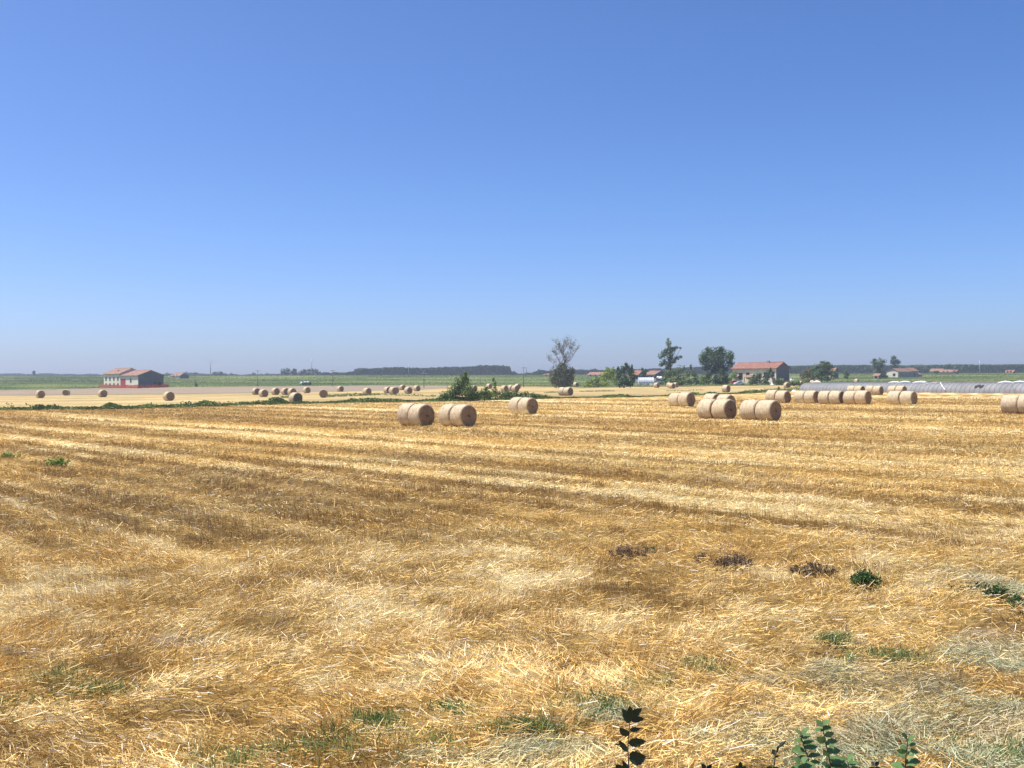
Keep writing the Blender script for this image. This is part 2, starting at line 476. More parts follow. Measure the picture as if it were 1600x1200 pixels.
def scatter(n, y0, y1, expo):
    """n points over the field, thinning out with distance like 1 / y**expo"""
    k = 2 - expo
    q = RNG.random(n)
    if abs(k) < 1e-6: y = y0 * (y1 / y0) ** q
    else: y = (y0 ** k + q * (y1 ** k - y0 ** k)) ** (1 / k)
    x = (RNG.random(n) * 2 - 1) * (.56 * y + 1.0)
    return x, y

def straw_layer():
    # lying straw
    X = []; 
    x, y = scatter(520000, 5.5, 130, 1.8)
    b = band(x, y)
    wS = blob_weights(x, y, SOIL); wH = blob_weights(x, y, HAY)
    keep = (RNG.random(len(x)) < (.35 + .65 * sst(.3, .6, b)) * (1 - .55 * wS)) & (y < ditch_y(x) - 1)
    x = x[keep]; y = y[keep]; b = b[keep]; wH = wH[keep]
    n = len(x)
    flow = 2 * math.pi * fbm(x / 3.5, y / 3.5, 51) * 1.6
    az = flow + RNG.normal(0, 1, n) * (.8 + .9 * vn(x / 1.1, y / 1.1, 52))
    el = np.abs(RNG.normal(0, .28, n))
    ln = RNG.uniform(.05, .17, n) * (1 + .7 * (RNG.random(n) < .12))
    wd = np.maximum(RNG.uniform(.0045, .0092, n), .00045 * y)
    c = straw_col(x, y) * .6 + np.array([.68, .475, .155]) * .4
    c = c * np.clip(np.exp(RNG.normal(0, 1, n) * (.40 - .26 * sst(20, 70, y))), .35, 1.6)[:, None]
    wh = (RNG.random(n) < .09 * (1 - sst(12, 38, y)))[:, None]
    c = c * (1 - wh) + np.array([.92, .82, .60]) * wh
    gold = RNG.random(n)[:, None]
    c = c * (1 + (gold - .5) * np.array([.08, -.02, -.5]))
    hay = np.array([.48, .44, .27]) * RNG.uniform(.6, 1.35, n)[:, None]
    wH = wH * (.35 + .65 * sst(.3, .65, fbm(x / .9, y / .7, 54))); wd = wd * (1 - .35 * wH); ln = ln * (1 - .2 * wH)
    c = c * (1 - .5 * wH[:, None]) + hay * .5 * wH[:, None]
    o = stalks("loose_straw", x, y, ln, el, az, wd, RNG.uniform(.0, .06, n) + .07 * vn(x / .7, y / .5, 53), c, MT["straw"])
    tag(o, "loose golden straw lying in tangled swaths over the mown field", "straw", kind="stuff")
    # standing stubble, in patches that lean together
    x, y = scatter(620000, 6.5, 140, 1.85)
    b = band(x, y)
    tuft = fbm(x / 1.6, y / 1.1, 57)
    wS = blob_weights(x, y, SOIL); wH = blob_weights(x, y, HAY)
    keep = (RNG.random(len(x)) < sst(.30, .60, tuft) * (1 - wS) * (1 - .85 * wH) * (.25 + .75 * sst(9, 17, y))) & (y < ditch_y(x) - 1)
    x = x[keep]; y = y[keep]; b = b[keep]
    n = len(x)
    u_ = x * UDIR[0] + y * UDIR[1]; v_ = x * VDIR[0] + y * VDIR[1]
    rw = RNG.random(n) < .7; v_ = np.where(rw, np.round(v_ / .17) * .17 + RNG.normal(0, .022, n), v_)
    x = u_ * UDIR[0] + v_ * VDIR[0]; y = u_ * UDIR[1] + v_ * VDIR[1]
    lean = .25 + .75 * sst(.35, .75, fbm(x / 2.2, y / 2.2, 58))
    az = 2 * math.pi * fbm(x / 3, y / 3, 59) * 1.5 + RNG.normal(0, .8, n)
    el = math.pi / 2 - lean * RNG.uniform(.25, 1.15, n)
    ln = RNG.uniform(.07, .19, n)
    wd = np.maximum(RNG.uniform(.0035, .006, n), .00030 * y)
    c = straw_col(x, y) * np.clip(np.exp(.05 + RNG.normal(0, 1, n) * (.32 - .2 * sst(20, 70, y))), .45, 1.5)[:, None]
    k = 30; m = 2600
    cx, cy = scatter(m, 8.5, 34, 1.4)
    ok = (fbm(cx / 2.5, cy / 2.0, 57) > .46) & (blob_weights(cx, cy, HAY) < .3); cx = cx[ok]; cy = cy[ok]; m = len(cx)
    tx = np.repeat(cx, k) + RNG.normal(0, .09, m * k); ty = np.repeat(cy, k) + RNG.normal(0, .06, m * k)
    taz = np.repeat(2 * math.pi * fbm(cx / 3, cy / 3, 59) * 1.5 + RNG.normal(0, .5, m), k) + RNG.normal(0, .35, m * k)
    tel = np.repeat(RNG.uniform(.55, 1.25, m), k) + RNG.normal(0, .15, m * k)
    tln = RNG.uniform(.09, .19, m * k); twd = np.maximum(RNG.uniform(.005, .009, m * k), .00045 * ty)
    tc = (straw_col(tx, ty) * .5 + np.array([.74, .57, .30]) * .5) * np.clip(RNG.lognormal(0, .28, m * k), .5, 1.3)[:, None]
    x = np.concatenate([x, tx]); y = np.concatenate([y, ty]); az = np.concatenate([az, taz]); el = np.concatenate([el, tel])
    ln = np.concatenate([ln, tln]); wd = np.concatenate([wd, twd]); c = np.concatenate([c, tc]); n = len(x)
    o = stalks("standing_stubble", x, y, ln, el, az, wd, np.full(n, -.01), c, MT["straw"])
    tag(o, "short cut stubble standing in rows and leaning tufts across the field", "stubble", kind="stuff")
straw_layer()

def grass_layer():
    xs = []; ys = []
    for (px, py, rx, ry) in GRASS:
        c = at(px, py); e = at(px + rx, py); t = at(px, py - ry)
        a = (e - c).length; b = abs(t.y - c.y)
        k = int(1000 * min(6, 1 + a * b * 3) * (.45 if px < 250 else 1.0))
        xs.append(c.x + RNG.normal(0, .75, k) * a); ys.append(c.y + RNG.normal(0, .75, k) * b)
    x = np.concatenate(xs); y = np.concatenate(ys); n = len(x)
    kp = RNG.random(n) < sst(.35, .6, vn(x / .22, y / .22, 63)) + .15
    x = x[kp]; y = y[kp]; n = len(x)
    c = np.array([.165, .225, .075]) * RNG.uniform(.6, 1.5, n)[:, None] * (1 + (RNG.random(n)[:, None] - .5) * np.array([.5, 0, .4]))
    o = stalks("green_grass", x, y, RNG.uniform(.03, .085, n), RNG.uniform(.2, 1.4, n), RNG.uniform(0, 6.28, n), RNG.uniform(.004, .009, n), RNG.uniform(.02, .10, n), c, MT["leaf"])
    tag(o, "thin green grass sprouting in patches through the straw in the foreground", "grass", kind="stuff")
grass_layer()
def hay_layer():
    x, y = scatter(330000, 6.0, 22, 1.2)
    wH = blob_weights(x, y, HAY) * (.30 + .70 * sst(.32, .62, fbm(x / .9, y / .7, 54)))
    kp = RNG.random(len(x)) < wH; x = x[kp]; y = y[kp]; n = len(x)
    az = 2 * math.pi * fbm(x / 1.3, y / 1.3, 65) * 2 + RNG.normal(0, .9, n)
    mixg = sst(.35, .65, fbm(x / 1.1, y / .8, 66) + RNG.normal(0, .12, n))[:, None]
    c = (np.array([.50, .42, .25]) * (1 - mixg) + np.array([.40, .42, .255]) * mixg) * np.clip(RNG.lognormal(0, .38, n), .4, 1.7)[:, None]
    o = stalks("mown_grass", x, y, RNG.uniform(.06, .17, n), np.abs(RNG.normal(0, .35, n)), az, RNG.uniform(.004, .0075, n), RNG.uniform(0, .06, n) + .05 * vn(x / .5, y / .4, 67), c, MT["straw"])
    tag(o, "grey green mown grass drying in mats at the lower right of the field", "grass", kind="stuff")
hay_layer()

# ------------------------------------------------------------------ foliage
def leaf_quads(c, size, rng, aspect=.6, out=None):
    n = len(c)
    if out is not None:
        nn = out + rng.normal(size=(n, 3)) * .42 + np.array([0, 0, .25]); nn /= np.linalg.norm(nn, axis=1)[:, None]
        a = np.cross(nn, rng.normal(size=(n, 3))); a /= np.linalg.norm(a, axis=1)[:, None] + 1e-9
        b = np.cross(nn, a)
        s = size[:, None]
        v = np.stack([c - a * s, c + b * s * aspect, c + a * s, c - b * s * aspect], 1)
        return v.reshape(-1, 3), np.arange(n * 4).reshape(n, 4)
    a = rng.normal(size=(n, 3)); a /= np.linalg.norm(a, axis=1)[:, None]
    b = rng.normal(size=(n, 3)); b = np.cross(a, b); b /= np.linalg.norm(b, axis=1)[:, None] + 1e-9
    s = size[:, None]
    v = np.empty((n, 4, 3))
    v[:, 0] = c - a * s; v[:, 1] = c + b * s * aspect; v[:, 2] = c + a * s; v[:, 3] = c - b * s * aspect
    return v.reshape(-1, 3), np.arange(n * 4).reshape(n, 4)

def crown_points(lobes, D, rng, dens, leafpx, depthk=.8):
    """leaf centres filling the lobes; each lobe has its own distance and depth"""
    k = D / 1600
    cs = []; cl = []; cd_ = []
    xs = [l[0] for l in lobes]; half = max(6, (max(xs) - min(xs)) / 2 + np.mean([l[2] for l in lobes]))
    for (lx, ly, rx, ry) in lobes:
        n = int(dens * rx * ry * 3.1 / (leafpx ** 2)) + 8
        c = P(lx, ly, D)
        off = rng.uniform(-.45, .45) * half * k * depthk
        d = rng.normal(size=(n, 3)); d /= np.linalg.norm(d, axis=1)[:, None]
        r = rng.random(n) ** (1 / 2.6)
        bump = .72 + .55 * vn(d[:, 0] * 2.3 + lx, d[:, 2] * 2.3 + d[:, 1] * 2 + ly, 5) - .08
        r = r * bump
        ry_ = (rx + ry) / 2
        p = d * r[:, None] * np.array([rx * k, ry_ * k * depthk, ry * k]) + np.array([c.x, c.y + off, c.z])
        cs.append(p); cd_.append(d)
        cl.append(np.full(n, rng.uniform(.82, 1.2)) * (.85 + .3 * vn(p[:, 0] / (3 * k) , p[:, 2] / (3 * k) + p[:, 1] / (4 * k), 8)))
    return np.concatenate(cs), np.concatenate(cl), np.concatenate(cd_)

SEED = [100]
LEAFK = np.array([2.0, 2.1, 1.25])
def plant(name, label, cat, base, lobes, color=(.05, .085, .03), D=None, dens=1.3, leafpx=1.15, trunk=None, group=None,
          foliage="crown", stem="trunk", barkmat="bark", trunk_r=None, depthk=.8, floor=True):
    SEED[0] += 1
    rng = np.random.default_rng(SEED[0])
    if D is None:
        p = at(*base)
    else:
        q = P(base[0], base[1], D); p = Vector((q.x, q.y, G(q.x, q.y)))
    D = p.y; k = D / 1600
    root = thing(name, label, cat, p, 0, group)
    pts, var, od = crown_points(lobes, D, rng, dens, leafpx, depthk)
    pts = pts - np.array(p)
    if floor:
        lowest = -.05
        pts[:, 2] = np.where(pts[:, 2] < lowest, lowest + rng.random(len(pts)) * .5, pts[:, 2])
    n = len(pts)
    sz = leafpx * k * rng.uniform(.7, 1.35, n)
    v, f = leaf_quads(pts, sz, rng, .7, od)
    c = np.array(color) * LEAFK * (var * rng.uniform(.7, 1.35, n))[:, None] * (1 + (rng.random(n)[:, None] - .5) * np.array([.35, 0, .3]))
    np_mesh(foliage, v, f, MT["leaf"], root, col=c)
    mb = MB()
    top = max(P(l[0], l[1], D).z for l in lobes) - p.z
    cx = sum(P(l[0], l[1], D).x for l in lobes) / len(lobes) - p.x
    tr = trunk_r or max(.08, top * .022)
    zc = [0, top * .3, top * .6, top]
    tp = [Vector((cx * (z / max(top, .1)) ** 1.5 + rng.uniform(-.05, .05) * z * .3, 0, z)) for z in zc]
    mb.tube(tp, [tr, tr * .75, tr * .5, tr * .15], 7)
    for l in lobes:
        e = P(l[0], l[1], D) - p
        e.y += rng.uniform(-.3, .3) * l[2] * k
        s0 = tp[1].lerp(tp[2], rng.random() * .9) if e.z > top * .35 else Vector((0, 0, 0))
        mid = s0.lerp(e, .5) + Vector((0, 0, l[3] * k * .1))
        mb.tube([s0, mid, e], [tr * .4, tr * .28, tr * .08], 5)
    mb.build(stem, MT[barkmat], root)
    return root

# ---- bushes on the ditch bank
BUSH = dict(foliage="foliage", stem="stem")
plant("willow_bush", "tall dark green bush on the ditch bank, tallest of the central thicket", "bush", (722, 626.5),
      [(722, 600, 16, 16), (714, 610, 18, 14), (735, 612, 15, 13), (726, 590, 8, 8), (705, 617, 13, 9), (742, 618, 12, 8), (728, 584, 4, 4)], (.042, .066, .026), dens=1.7, **BUSH)
plant("ditch_bush", "low dark bush at the left foot of the tall central bush", "bush", (696, 627),
      [(694, 619, 8, 7), (688, 622, 6, 4), (701, 621, 7, 6), (683, 624, 4, 3)], (.045, .07, .026), dens=1.6, **BUSH)
plant("ditch_bush", "round green bush just right of the tall central bush on the ditch", "bush", (757, 626),
      [(756, 615, 12, 9), (765, 618, 10, 8), (748, 618, 8, 8), (760, 607, 5, 4)], (.05, .085, .03), dens=1.6, **BUSH)
plant("ditch_bush", "thin upright leafy bush in the thicket behind the nearest middle bale pair", "bush", (775, 625.3),
      [(772, 612, 7, 10), (773, 600, 4, 7), (780, 616, 9, 8), (771, 593, 2.5, 4)], (.05, .085, .032), dens=1.1, **BUSH)
plant("ditch_bush", "low bush hiding the far bales left of the lone bale pair", "bush", (800, 624.6),
      [(796, 615, 10, 7), (806, 616, 9, 6), (788, 617, 8, 7), (814, 617, 7, 5)], (.045, .075, .028), dens=1.4, **BUSH)
plant("ditch_bush", "lowest bush at the right end of the central thicket", "bush", (830, 623.5),
      [(822, 616, 8, 5), (832, 617, 9, 4), (842, 618, 8, 3.5), (852, 619, 6, 3)], (.047, .08, .028), dens=1.4, **BUSH)

# ---- weeds along the ditch: nobody could count them
def weeds():
    rng = np.random.default_rng(5)
    pts = []; var = []
    for i in range(len(DITCH) - 1):
        a, b = DITCH[i], DITCH[i + 1]
        L_ = (b - a).length
        n = int(L_ * 480)
        t = rng.random(n)
        x = a.x + (b.x - a.x) * t; y = a.y + (b.y - a.y) * t
        d = rng.normal(0, .8, n)
        hm = .14 + .55 * sst(.45, .9, fbm(x / 6, x * 0 + 3, 31)) + .95 * sst(.45, 1, vn(x / 1.6, d * .5, 32)) * vn(x / 7, x * 0, 34) + .2 * vn(x / .5, d * 2, 38)
        hm = hm * (1.0 if i < 8 else .6) * (.35 + .65 * sst(.25, .5, vn(x / 3.3, x * 0 + 1, 39)))
        z = Gn(x, y) + hm * rng.random(n) ** 1.1
        pts.append(np.stack([x - d * .5, y + d, z], -1)); var.append(.6 + .8 * vn(x / 1.5, y / 1.5, 35))
    # thin green strips farther out in the second stubble field
    for (x0, y0, x1, y1, h, k) in [(505, 620.5, 592, 617.5, .5, 900), (590, 617, 680, 620, .35, 350), (1165, 613, 1235, 609.5, .45, 900), (1040, 611, 1100, 610, .2, 160),
                                   (905, 612, 960, 611.5, .25, 260), (850, 614, 872, 613.6, .25, 120), (1235, 611, 1262, 606.5, .9, 500), (688, 613, 760, 611, .3, 150), (438, 622, 455, 621.6, .5, 120)]:
        a, b = at(x0, y0), at(x1, y1)
        t = rng.random(k); x = a.x + (b.x - a.x) * t; y = a.y + (b.y - a.y) * t + rng.normal(0, 1.2, k)
        pts.append(np.stack([x, y, Gn(x, y) + h * rng.random(k) * (.4 + vn(x / 3, y, 36))], -1)); var.append(.7 + .6 * rng.random(k))
    p = np.concatenate(pts); vv = np.concatenate(var); n = len(p)
    v, f = leaf_quads(p, rng.uniform(.07, .19, n), rng, .55)
    c = np.array([.135, .195, .050]) * (vv * rng.uniform(.6, 1.4, n))[:, None] * (1 + (rng.random(n)[:, None] - .5) * np.array([.5, 0, .3]))
    o = np_mesh("ditch_weeds", v, f, MT["leaf"], col=c)
    tag(o, "green weeds growing along the ditch between the two stubble fields", "weeds", kind="stuff")
weeds()

# ---- crop plants: rough up the far green field
def crop_plants():
    rng = np.random.default_rng(9)
    n = 80000
    gx_ = np.array([p.x / p.y for p in G_NEAR]); gy_ = np.array([p.y for p in G_NEAR])
    s = rng.uniform(-.6, .6, n)
    y0 = np.interp(s, gx_, gy_)
    t = rng.random(n)
    y = y0 + (740 - y0) * t ** 1.6
    x = s * y
    hgt = .2 + .8 * sst(.45, .65, vn(y / 26 + s * 3, s * 2.2, 97)) + .5 * fbm(x / 8, y / 8, 98)
    z = Gn(x, y) + .12 + hgt * rng.random(n)
    p = np.stack([x, y, z], -1)
    v, f = leaf_quads(p, rng.uniform(.10, .26, n) * (y / 450) , rng, .45)
    c = c_col(x, y) * rng.uniform(.9, 1.2, n)[:, None]
    o = np_mesh("crop_plants", v, f, MT["leaf"], col=c)
    tag(o, "broad green crop covering the rising land behind the stubble", "crop", kind="stuff")
crop_plants()

# ---- far wooded belts that read as one mass
def belt(name, label, x0, x1, top, D, depth, col, seed, round_end=True, leaf=1.5, dens=1.5, base_y=590):
    """top = list of (px x, px y) of the canopy line"""
    rng = np.random.default_rng(seed)
    k = D / 1600
    n = int(dens * (x1 - x0) * 14 / (leaf * leaf) * 7)
    px = rng.uniform(x0, x1, n)
    ty = np.interp(px, [t[0] for t in top], [t[1] for t in top]) + 1.4 * (vn(px / 3.0, px * 0, seed) - .5) + 1.5 * (vn(px / 13.0, px * 0, seed + 7) - .5) + .8 * (vn(px / 1.1, px * 0, seed + 1) - .5)
    yy = D + depth * .4 * rng.random(n)
    ztop = np.array([P(a, b, D).z for a, b in zip(px, ty)])
    X = np.array([P(a, 590, D).x for a in px])
    g = Gn(X, yy)
    h = np.maximum(ztop - g, .5)
    r = rng.random(n)
    shell = rng.random(n) < .25
    z = g + h * np.where(shell, 1 - .12 * r, r)
    clump = vn(X / (4 * k * 1.5), z / (3 * k) + yy / (6 * k), seed + 3)
    p = np.stack([X, yy, z], -1)
    v, f = leaf_quads(p, leaf * k * rng.uniform(.7, 1.3, n), rng, .7)
    c = np.array(col) * np.array([1.5, 1.6, 1.0]) * (.9 + .2 * clump * rng.uniform(.7, 1.3, n))[:, None]
    o = np_mesh(name, v, f, MT["leaf"], col=c)
    tag(o, label, "woodland", kind="stuff")
    return o
belt("poplar_plantation", "long flat topped dark wood on the horizon left of centre", 553, 799,
     [(553, 577.5), (560, 576.3), (600, 575.2), (680, 575), (700, 574.2), (760, 572), (785, 571.8), (793, 572.6), (797, 575), (799, 582)], 950, 60, (.030, .055, .026), 41)
belt("poplar_plantation", "long level green wood along the horizon at the right", 1232, 1680,
     [(1232, 572.5), (1300, 571.8), (1420, 571.4), (1600, 570.4), (1680, 570)], 900, 60, (.040, .070, .030), 42)
belt("far_wood", "low bluish tree line on the horizon at the far left", -60, 240,
     [(-60, 584.5), (40, 585), (80, 585), (150, 586), (240, 587.5)], 1700, 60, (.03, .05, .03), 43, leaf=1.3)
belt("far_wood", "low tree line on the horizon between the small wood and the long wood", 500, 556,
     [(500, 583.5), (506, 581.6), (512, 583.5), (530, 582.2), (545, 582), (556, 580)], 1000, 40, (.032, .055, .028), 44, leaf=1.2)
belt("far_wood", "broken low tree line on the horizon behind the dead topped tree", 798, 1245,
     [(798, 582), (803, 580.5), (809, 584), (830, 583), (846, 579.5), (865, 580), (880, 579), (905, 578.5), (920, 579.5), (945, 579), (985, 577.5), (1010, 577), (1040, 576),
      (1060, 575), (1090, 574), (1150, 574), (1245, 573)], 1000, 40, (.030, .055, .028), 45, leaf=1.2)
belt("far_wood", "low bluish tree line behind the distant left hand trees", 240, 500,
     [(240, 586), (300, 584), (330, 585), (375, 586.2), (420, 585.5), (460, 585), (500, 584)], 1500, 40, (.03, .05, .03), 46, leaf=1.2)

# ---- trees one can tell apart
FAR = dict(dens=1.5, leafpx=1.25)
plant("distant_tree", "tiny dark blue tree on the horizon at the far left", "tree", (53, 587), [(52.5, 582, 2.6, 3), (53.5, 580.5, 2, 1.8), (53, 585, 2.4, 2)], (.028, .045, .03), D=1100, **FAR)
plant("distant_tree", "flat far trees behind the little hipped roof at the left", "tree", (270, 587), [(259, 584.5, 4, 2.5), (290, 583.5, 9, 2.6), (301, 584.2, 8, 3), (274, 584, 6, 2)], (.03, .05, .03), D=1300, **FAR)
plant("distant_tree", "low rounded far tree beside the tall mast at the left", "tree", (341, 588), [(336, 584, 6, 3.4), (344, 583.2, 7, 3.6), (350, 585, 4, 2.5)], (.03, .05, .03), D=1050, **FAR)
plant("distant_tree", "flat low far tree between the mast and the two humped trees", "tree", (364, 588), [(361, 584.6, 4, 2.6), (368, 586, 5, 2)], (.032, .052, .03), D=1100, **FAR)
plant("distant_tree", "small far tree standing alone left of the two humped trees", "tree", (396, 588), [(396, 584.8, 3.4, 3), (394, 586, 3, 2)], (.03, .05, .03), D=1100, **FAR)
plant("distant_tree", "pale far trees just left of the humped trees on the horizon", "tree", (420, 588), [(409, 585.4, 3, 2), (418, 584.8, 5, 2.6), (424, 585.6, 4, 2)], (.04, .06, .035), D=1300, **FAR)
plant("distant_tree", "left hump of the twin dark trees on the horizon", "tree", (450, 588),
      [(444, 581, 6, 5.5), (450, 578.5, 5, 4), (457, 581, 6, 5), (462, 578, 4, 3), (448, 584, 8, 3), (461, 584, 6, 3)], (.027, .046, .025), D=900, **FAR)
plant("distant_tree", "right hump of the twin dark trees on the horizon", "tree", (484, 588),
      [(475, 580.5, 7, 4.5), (484, 578.5, 7, 3.6), (492, 579.5, 7, 4.2), (497, 582.5, 5, 3.5), (483, 584, 10, 3), (470, 583, 5, 3.5)], (.027, .046, .025), D=900, **FAR)
plant("distant_tree", "small round dark tree on the horizon between the two central masts and the bare tree", "tree", (842, 586), [(842, 579.5, 3.2, 2.8), (842, 582.5, 2.6, 2)], (.022, .04, .024), D=900, **FAR)
plant("distant_tree", "dark rounded far tree above the long low orange roof", "tree", (927, 587), [(924, 579.5, 5, 3.6), (930, 578.8, 4.5, 3.6), (927, 583, 6.5, 3)], (.025, .04, .028), D=850, **FAR)
plant("spiky_tree", "dark spiky tree top between the two red roofs", "tree", (1005, 596), [(1004, 577.5, 3.5, 3.5), (1006, 583, 5, 6), (1009, 579, 3, 3), (1003, 588, 4, 5), (1007, 591, 5, 5)], (.03, .055, .026), D=405, **FAR)

# the tree with bare upper branches
def bare_tree():
    p = at(878, 606.5); D = p.y; k = D / 1600
    rng = np.random.default_rng(77); rd = random.Random(4)
    root = thing("half_dead_tree", "tree with bare grey upper branches rising out of a grey green bush", "tree", p)
    mb = MB()
    def q(x, y, dy=0): v = P(x, y, D + dy) - p; return v
    limbs = [[(880, 606), (882, 585), (882, 566), (880, 548), (881, 531)], [(882, 575), (872, 562), (868, 551), (864.5, 549)], [(882, 566), (890, 555), (894, 543), (896, 540)],
             [(881, 556), (876, 545), (870, 538), (868, 536)], [(882, 572), (893, 560), (899, 550), (901, 545)], [(881, 550), (885, 541), (887, 533)],
             [(880, 580), (868, 571), (861, 565), (857, 564)], [(882, 570), (886, 552), (891, 540)], [(880, 560), (876, 548), (874, 536)]]
    tips = []
    for i, l in enumerate(limbs):
        pts = [q(x, y, rd.uniform(-1, 1) * j * .5) for j, (x, y) in enumerate(l)]
        r0 = .30 if i == 0 else .09
        mb.tube(pts, [r0 * (1 - .8 * j / (len(pts) - 1)) for j in range(len(pts))], 5)
        for _ in range(15):
            a = rd.randint(1, len(pts) - 1); s = pts[a - 1].lerp(pts[a], rd.random())
            if s.z < 6: continue
            L_ = rd.uniform(1.0, 2.6)
            e = s + Vector((rd.uniform(-.75, .75), rd.uniform(-.7, .7), rd.uniform(.35, 1))).normalized() * L_
            m = s.lerp(e, .5) + Vector((rd.uniform(-.15, .15), 0, rd.uniform(-.1, .2)))
            mb.tube([s, m, e], [.04, .03, .02], 4)
            tips.append(e)
            for _ in range(3):
                e2 = m + Vector((rd.uniform(-.8, .8), rd.uniform(-.8, .8), rd.uniform(.2, 1))).normalized() * rd.uniform(.5, 1.2)
                mb.tube([m, e2], [.024, .015], 3); tips.append(e2)
    mb.build("bare_branches", MT["drybark"], root)
    lob = [(868, 584, 12, 14), (882, 580, 13, 14), (890, 590, 10, 14), (872, 596, 13, 10), (884, 598, 12, 9), (878, 572, 9, 7), (893, 580, 6, 8), (863, 592, 7, 10)]
    pts, var, od = crown_points(lob, D, rng, 1.9, 1.1)
    pts -= np.array(p)
    sz = 1.1 * k * rng.uniform(.7, 1.3, len(pts))
    c = np.array([.115, .135, .070]) * (var * rng.uniform(.65, 1.4, len(pts)))[:, None]
    v, f = leaf_quads(pts, sz, rng, .7, od)
    np_mesh("lower_foliage", v, f, MT["leaf"], root, col=c)
    tp = np.array([list(t) for t in tips if rd.random() < .55 ])
    tp = np.repeat(tp, 4, 0) + rng.normal(0, .35, (len(tp) * 4, 3))
    ex = []
    for (x, y, r) in [(867, 550, 2.6), (864, 549, 1.6), (891, 543, 3), (874, 538, 2.2), (870, 553, 2)]:
        c0 = np.array(q(x, y)); ex.append(c0 + rng.normal(0, r * k * .5, (45, 3)))
    tp = np.concatenate([tp] + ex)
    c = np.array([.11, .13, .07]) * rng.uniform(.7, 1.3, len(tp))[:, None]
    v, f = leaf_quads(tp, .75 * k * rng.uniform(.6, 1.2, len(tp)), rng)
    np_mesh("sparse_leaves", v, f, MT["leaf"], root, col=c)
bare_tree()

plant("leafy_bush", "yellow green spreading bush left of the dark pointed bush", "bush", (935, 605.5),
      [(922, 598, 8, 7), (932, 595, 9, 9), (943, 590, 9, 11), (952, 586, 8, 12), (957, 580, 6, 8), (948, 577, 5, 5), (926, 602, 9, 4), (945, 600, 12, 6), (960, 592, 6, 10), (916, 603, 4, 3)],
      (.115, .150, .042), dens=1.3, **BUSH)
plant("leafy_bush", "dark green bush with pointed tops beside the yellow green bush", "bush", (975, 606.3),
      [(967, 586, 6, 12), (973, 578, 5, 9), (980, 574, 5, 7), (985, 580, 6, 9), (988, 590, 6, 11), (975, 594, 11, 11), (983, 600, 9, 6), (968, 600, 8, 6), (978, 569, 2.5, 4), (987, 573, 2.5, 4), (965, 576, 2.5, 4)],
      (.026, .046, .022), dens=1.8, **BUSH)
plant("ragged_tree", "tall ragged tree with gaps and a leaning top behind the middle bale", "tree", (1048, 603),
      [(1045, 536, 5, 6), (1047, 545, 6, 8), (1040, 550, 8, 7), (1034, 556, 7, 6), (1047, 556, 8, 8), (1038, 566, 8, 7), (1046, 569, 7, 7), (1058, 543, 6, 3.4), (1053, 546, 5, 5), (1064, 544, 2.4, 1.6),
       (1057, 560, 7, 4.5), (1063, 558, 4, 3.2), (1032, 570, 4, 4), (1051, 565, 5, 4), (1044, 575, 6, 4), (1043, 531, 2.5, 3)],
      (.034, .058, .028), dens=1.25, leafpx=1.2)
plant("leafy_bush", "grey green spreading bush under the ragged tree", "bush", (1058, 603.5),
      [(1046, 585, 10, 9), (1056, 582, 9, 9), (1040, 592, 9, 8), (1052, 595, 12, 8), (1066, 592, 9, 10), (1063, 578, 5, 8), (1070, 575, 3, 6), (1074, 585, 6, 7), (1062, 600, 14, 4), (1078, 596, 7, 6)],
      (.070, .092, .042), dens=1.25, **BUSH)
plant("broad_tree", "big round headed dark green tree left of the long farmhouse", "tree", (1118, 602),
      [(1104, 556, 11, 12), (1116, 552, 12, 10), (1123, 546, 8, 6), (1130, 553, 10, 10), (1138, 557, 9, 11), (1097, 562, 8, 10), (1110, 566, 14, 11), (1126, 566, 14, 11), (1140, 568, 7, 8), (1104, 574, 9, 7),
       (1120, 577, 12, 8), (1134, 576, 9, 7), (1108, 546, 6, 5)],
      (.030, .056, .022), dens=1.9, leafpx=1.2)
plant("leafy_bush", "light green bush at the left foot of the round headed tree", "bush", (1104, 602),
      [(1100, 590, 7, 7), (1108, 588, 6, 7), (1106, 596, 9, 5), (1097, 597, 7, 5), (1112, 582, 4, 5)], (.075, .108, .032), dens=1.5, **BUSH)
plant("leafy_bush", "hazy green bush between the grey green bush and the round headed tree", "bush", (1088, 602),
      [(1084, 583, 5, 7), (1088, 592, 8, 9), (1079, 597, 7, 5), (1092, 598, 7, 4), (1080, 573, 2.4, 5)], (.055, .075, .038), dens=1.2, **BUSH)
plant("leafy_bush", "very dark low bush in front of the round headed tree trunk", "bush", (1128, 602.2),
      [(1120, 592, 8, 9), (1131, 590, 9, 10), (1137, 595, 6, 6), (1126, 598, 13, 4), (1128, 582, 6, 6)], (.024, .042, .020), dens=1.8, **BUSH)
plant("leafy_bush", "small bright green bush touching the left end of the long farmhouse", "bush", (1146, 600),
      [(1146, 586, 6, 5), (1149, 584, 5, 4), (1142, 591, 5, 5)], (.085, .125, .035), dens=1.5, **BUSH)
plant("leafy_bush", "wide grey green bush along the front of the long farmhouse", "bush", (1182, 602),
      [(1174, 595, 6, 5), (1180, 589, 7, 7), (1188, 588, 6, 6), (1186, 596, 10, 5), (1176, 598, 9, 4), (1187, 585, 3, 3)], (.050, .072, .034), dens=1.5, **BUSH)
plant("leafy_tree", "narrow dark tree before the right windows of the long farmhouse", "tree", (1200, 601.5),
      [(1202, 582, 4.5, 6), (1200, 589, 6, 6), (1196, 594, 6, 6), (1204, 578, 3, 4), (1205, 587, 3.5, 5), (1198, 598, 6, 3.5)], (.034, .056, .026), dens=1.7)
plant("leafy_bush", "low olive bush below the dark gable of the long farmhouse", "bush", (1221, 602.4),
      [(1214, 596, 6, 4.5), (1222, 595, 8, 4.5), (1230, 597, 6, 4), (1220, 599, 12, 3)], (.062, .082, .034), dens=1.6, **BUSH)
